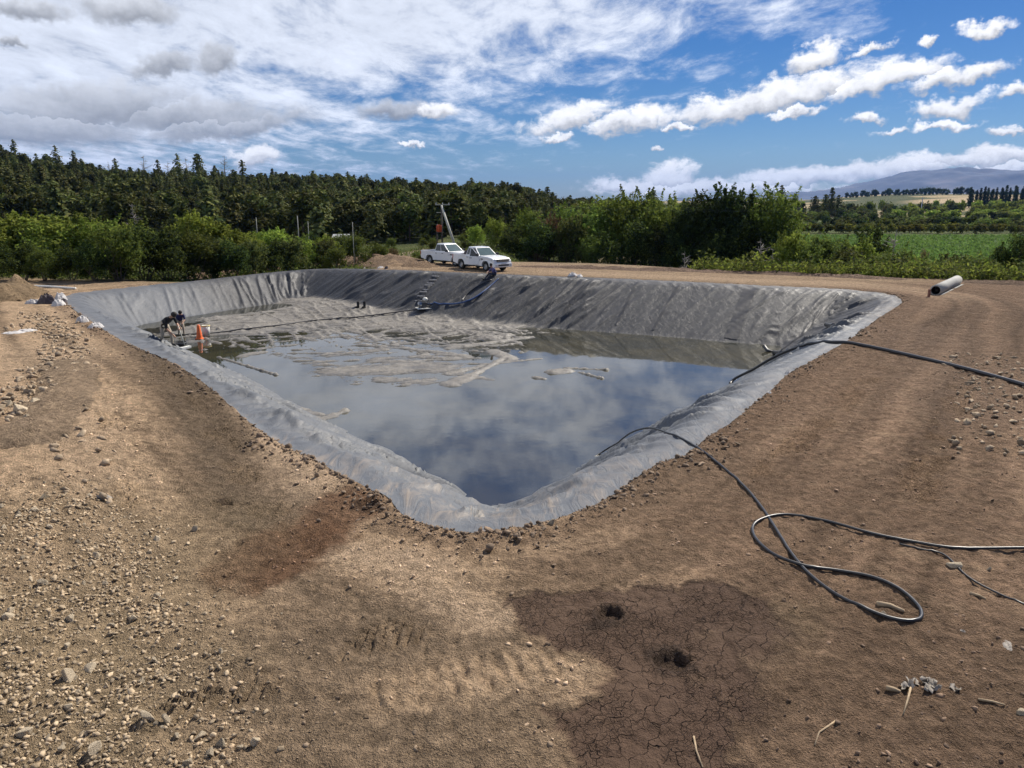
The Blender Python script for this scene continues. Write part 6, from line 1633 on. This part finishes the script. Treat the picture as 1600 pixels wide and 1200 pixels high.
def hull_stone():
    bm = bmesh.new()
    for p_ in unit(rng.normal(size=(13, 3))) * rng.uniform(0.75, 1.05, (13, 1)) * rng.uniform(0.6, 1.3, 3): bm.verts.new(tuple(p_))
    bmesh.ops.convex_hull(bm, input=bm.verts)
    for v_ in [v_ for v_ in bm.verts if not v_.link_faces]: bm.verts.remove(v_)
    bmesh.ops.bevel(bm, geom=list(bm.edges), offset=0.05, segments=1, affect='EDGES', clamp_overlap=True)
    me = bpy.data.meshes.new('stone'); bm.to_mesh(me); bm.free(); me.materials.append(M['stone']); return me
protos = [hull_stone() for _ in range(10)]
pt = rubble_points(240, patchy, (-9, -1.0, 4.5, 14), rng)
fixed = [((262, 1130), 0.075), ((230, 1128), 0.085), ((275, 1152), 0.06), ((312, 1155), 0.085), ((376, 1172), 0.055), ((400, 1168), 0.065), ((330, 1185), 0.07), ((210, 972), 0.06), ((306, 833), 0.085), ((246, 852), 0.08), ((140, 1050), 0.10), ((115, 1065), 0.12), ((240, 1030), 0.07), ((222, 1062), 0.06), ((40, 1152), 0.10), ((150, 1175), 0.10), ((14, 870), 0.08), ((75, 820), 0.08), ((20, 990), 0.09), ((72, 940), 0.10), ((1490, 885), 0.13), ((863, 822), 0.075), ((870, 828), 0.05), ((1545, 890), 0.05), ((1380, 965), 0.06), ((1600, 1115), 0.10), ((440, 960), 0.03), ((38, 680), 0.22), ((18, 672), 0.18), ((60, 665), 0.15), ((70, 640), 0.15), ((85, 625), 0.14), ((50, 690), 0.12)]
spec = {(1490, 885): 'flat brown stone half sunk beside the thin cable', (863, 822): 'dark stone at the lip of the liner front corner', (306, 833): 'pale stone lying apart on the left bank', (38, 680): 'largest block in the broken clods on the left bank', (400, 1168): 'pale block at the bottom, right one of a pair', (376, 1172): 'pale block at the bottom, left one of a pair'}
allst = [((P(*f_[0])[0], P(*f_[0])[1]), f_[1]) for f_ in fixed] + [(tuple(a), 0.024 + 0.05 * rng.rand() ** 2.6) for a in pt]
allz = surf([a[0][0] for a in allst], [a[0][1] for a in allst])
for i, (p_, r_) in enumerate(allst):
    z = float(allz[i])
    o = link('stone', protos[i % 10], None, (p_[0], p_[1], z + r_ * 0.15)); o.rotation_euler = tuple(rng.rand(3) * 6.28); s_ = r_ * rng.uniform(0.9, 1.1)
    o.scale = (s_, s_, s_ * 0.9)
    if i < len(fixed) and fixed[i][0] in spec: tag(o, spec[fixed[i][0]], 'stone')
    else:
        far_ = p_[0] > -1 ; mid_ = p_[1] > 13
        tag(o, 'small stone lying loose on the brown soil right of the mud' if far_ else ('grey block among the broken clods on the left bank' if mid_ else 'pale angular stone in the rubble at lower left'), 'stone', 'loose stones on the right' if far_ else ('blocks among the clods on the left bank' if mid_ else 'stones in the rubble at lower left'))
def rock_mass(name, pts, sizes, cols, label, cat, seed, V=IV1, F=IF1, sink=0.2):
    rng_ = np.random.RandomState(seed); shapes = np.stack([rock_shape(rng_, V) for _ in range(24)])
    n_ = len(pts); k = rng_.randint(0, 24, n_)
    a = rng_.rand(n_) * 6.28; ca_, sa_ = np.cos(a), np.sin(a)
    v = shapes[k] * sizes[:, None, None]; v[:, :, 2] *= 0.8
    v = np.stack([v[:, :, 0] * ca_[:, None] - v[:, :, 1] * sa_[:, None], v[:, :, 0] * sa_[:, None] + v[:, :, 1] * ca_[:, None], v[:, :, 2]], -1)
    z = surf(pts[:, 0], pts[:, 1]) + sizes * sink
    v = v + np.stack([pts[:, 0], pts[:, 1], z], -1)[:, None, :]
    f = F[None] + (np.arange(n_) * len(V))[:, None, None]
    me = np_mesh(name, v.reshape(-1, 3), f.reshape(-1, 3), M['clod'], False, np.repeat(cols, len(V), 0))
    return tag(link(name, me), label, cat, None, 'stuff')
n = 13000
pts = rubble_points(n, patchy, (-9.5, 0.5, 4.2, 15), rng)
sz = 0.007 + 0.036 * rng.rand(n) ** 3
cc = np.array((0.43, 0.33, 0.215)) * rng.uniform(0.6, 1.25, (n, 1)) * np.array((1, 1, 1))
rock_mass('gravel', pts, sz, cc, 'broken pale rubble covering the ground at lower left', 'gravel', 5)
# clods round the liner's edge
n = 5200
k = rng.randint(0, len(RIM), n); t = rng.rand(n)
base_ = RIM[k] + seg[k] * t[:, None]; nrm_ = np.stack([seg[k][:, 1], -seg[k][:, 0]], -1); nrm_ = unit(nrm_)
dd0 = pond_sd(base_[:, 0] + nrm_[:, 0] * 0.3, base_[:, 1] + nrm_[:, 1] * 0.3)[0]; nrm_ = nrm_ * np.where(dd0 < 0, 1, -1)[:, None]
offs = np.abs(rng.normal(size=n)) * 0.34 * (0.5 + rng.rand(n)) - 0.05
pts = base_ + nrm_ * offs[:, None]
sz = (0.012 + 0.05 * rng.rand(n) ** 3.2) * (1 + 0.4 * (pts[:, 0] < -3)) * (0.45 + 0.9 * np.clip(0.5 + 1.4 * fbm(pts[:, 0] * 0.45, pts[:, 1] * 0.45, 3, 12), 0, 1.3))
keep = pts[:, 1] < 42; pts, sz = pts[keep], sz[keep]
cc = np.array((0.19, 0.135, 0.09)) * rng.uniform(0.6, 1.4, (len(pts), 1))
rock_mass('soil_clods', pts, sz, cc, 'crumbled soil clods along the cut edge of the liner', 'soil', 7)
n = 26000
rr_ = 6 + 24 * rng.rand(n) ** 1.2; a = rng.uniform(-0.72, 0.72, n)
pts = np.stack([rr_ * np.sin(a), rr_ * np.cos(a)], -1); dd0 = pond_sd(pts[:, 0], pts[:, 1])[0]
wetm = np.zeros(len(pts))
for (a_, b_, r_, sf) in MUDP: wetm = np.maximum(wetm, capsule(pts[:, 0], pts[:, 1], P(*a_), P(*b_), r_, sf))
dens = np.clip(0.25 + 1.2 * fbm(pts[:, 0] * 0.5, pts[:, 1] * 0.5, 3, 66), 0.05, 1)
pts = pts[(dd0 < -0.05) & (wetm < 0.3) & (rng.rand(len(pts)) < dens)]
sz = 0.007 + 0.033 * rng.rand(len(pts)) ** 3.2
cs_, _, _ = soil(pts[:, 0], pts[:, 1], np.full(len(pts), -2.0)); cc = cs_ * rng.uniform(0.6, 1.7, (len(pts), 1))
rock_mass('pebbles', pts, sz, cc, 'small clods and pebbles scattered over the bare soil', 'soil', 9)
n = 1500
pts = rubble_points(n, lambda x, y: 0.8 * capsule(x, y, P(30, 685), P(95, 600), 0.6, 0.5) + 0.6 * capsule(x, y, P(95, 600), P(100, 530), 0.6, 0.5) + 0.5 * capsule(x, y, P(100, 530), P(60, 488), 0.6, 0.5) + 0.35 * capsule(x, y, P(150, 800), P(115, 680), 0.35, 0.35) + 0.4 * capsule(x, y, P(0, 520), P(40, 516), 0.8, 0.5) + 0.35 * capsule(x, y, P(1570, 700), P(1540, 560), 0.9, 0.6), (-30, 22, 7, 42), rng)
rock_mass('broken_clods', pts, 0.025 + 0.11 * rng.rand(n) ** 2.8, np.array((0.34, 0.26, 0.175)) * rng.uniform(0.6, 1.3, (n, 1)), 'broken clods heaped along the outer sides of the banks', 'soil', 13)
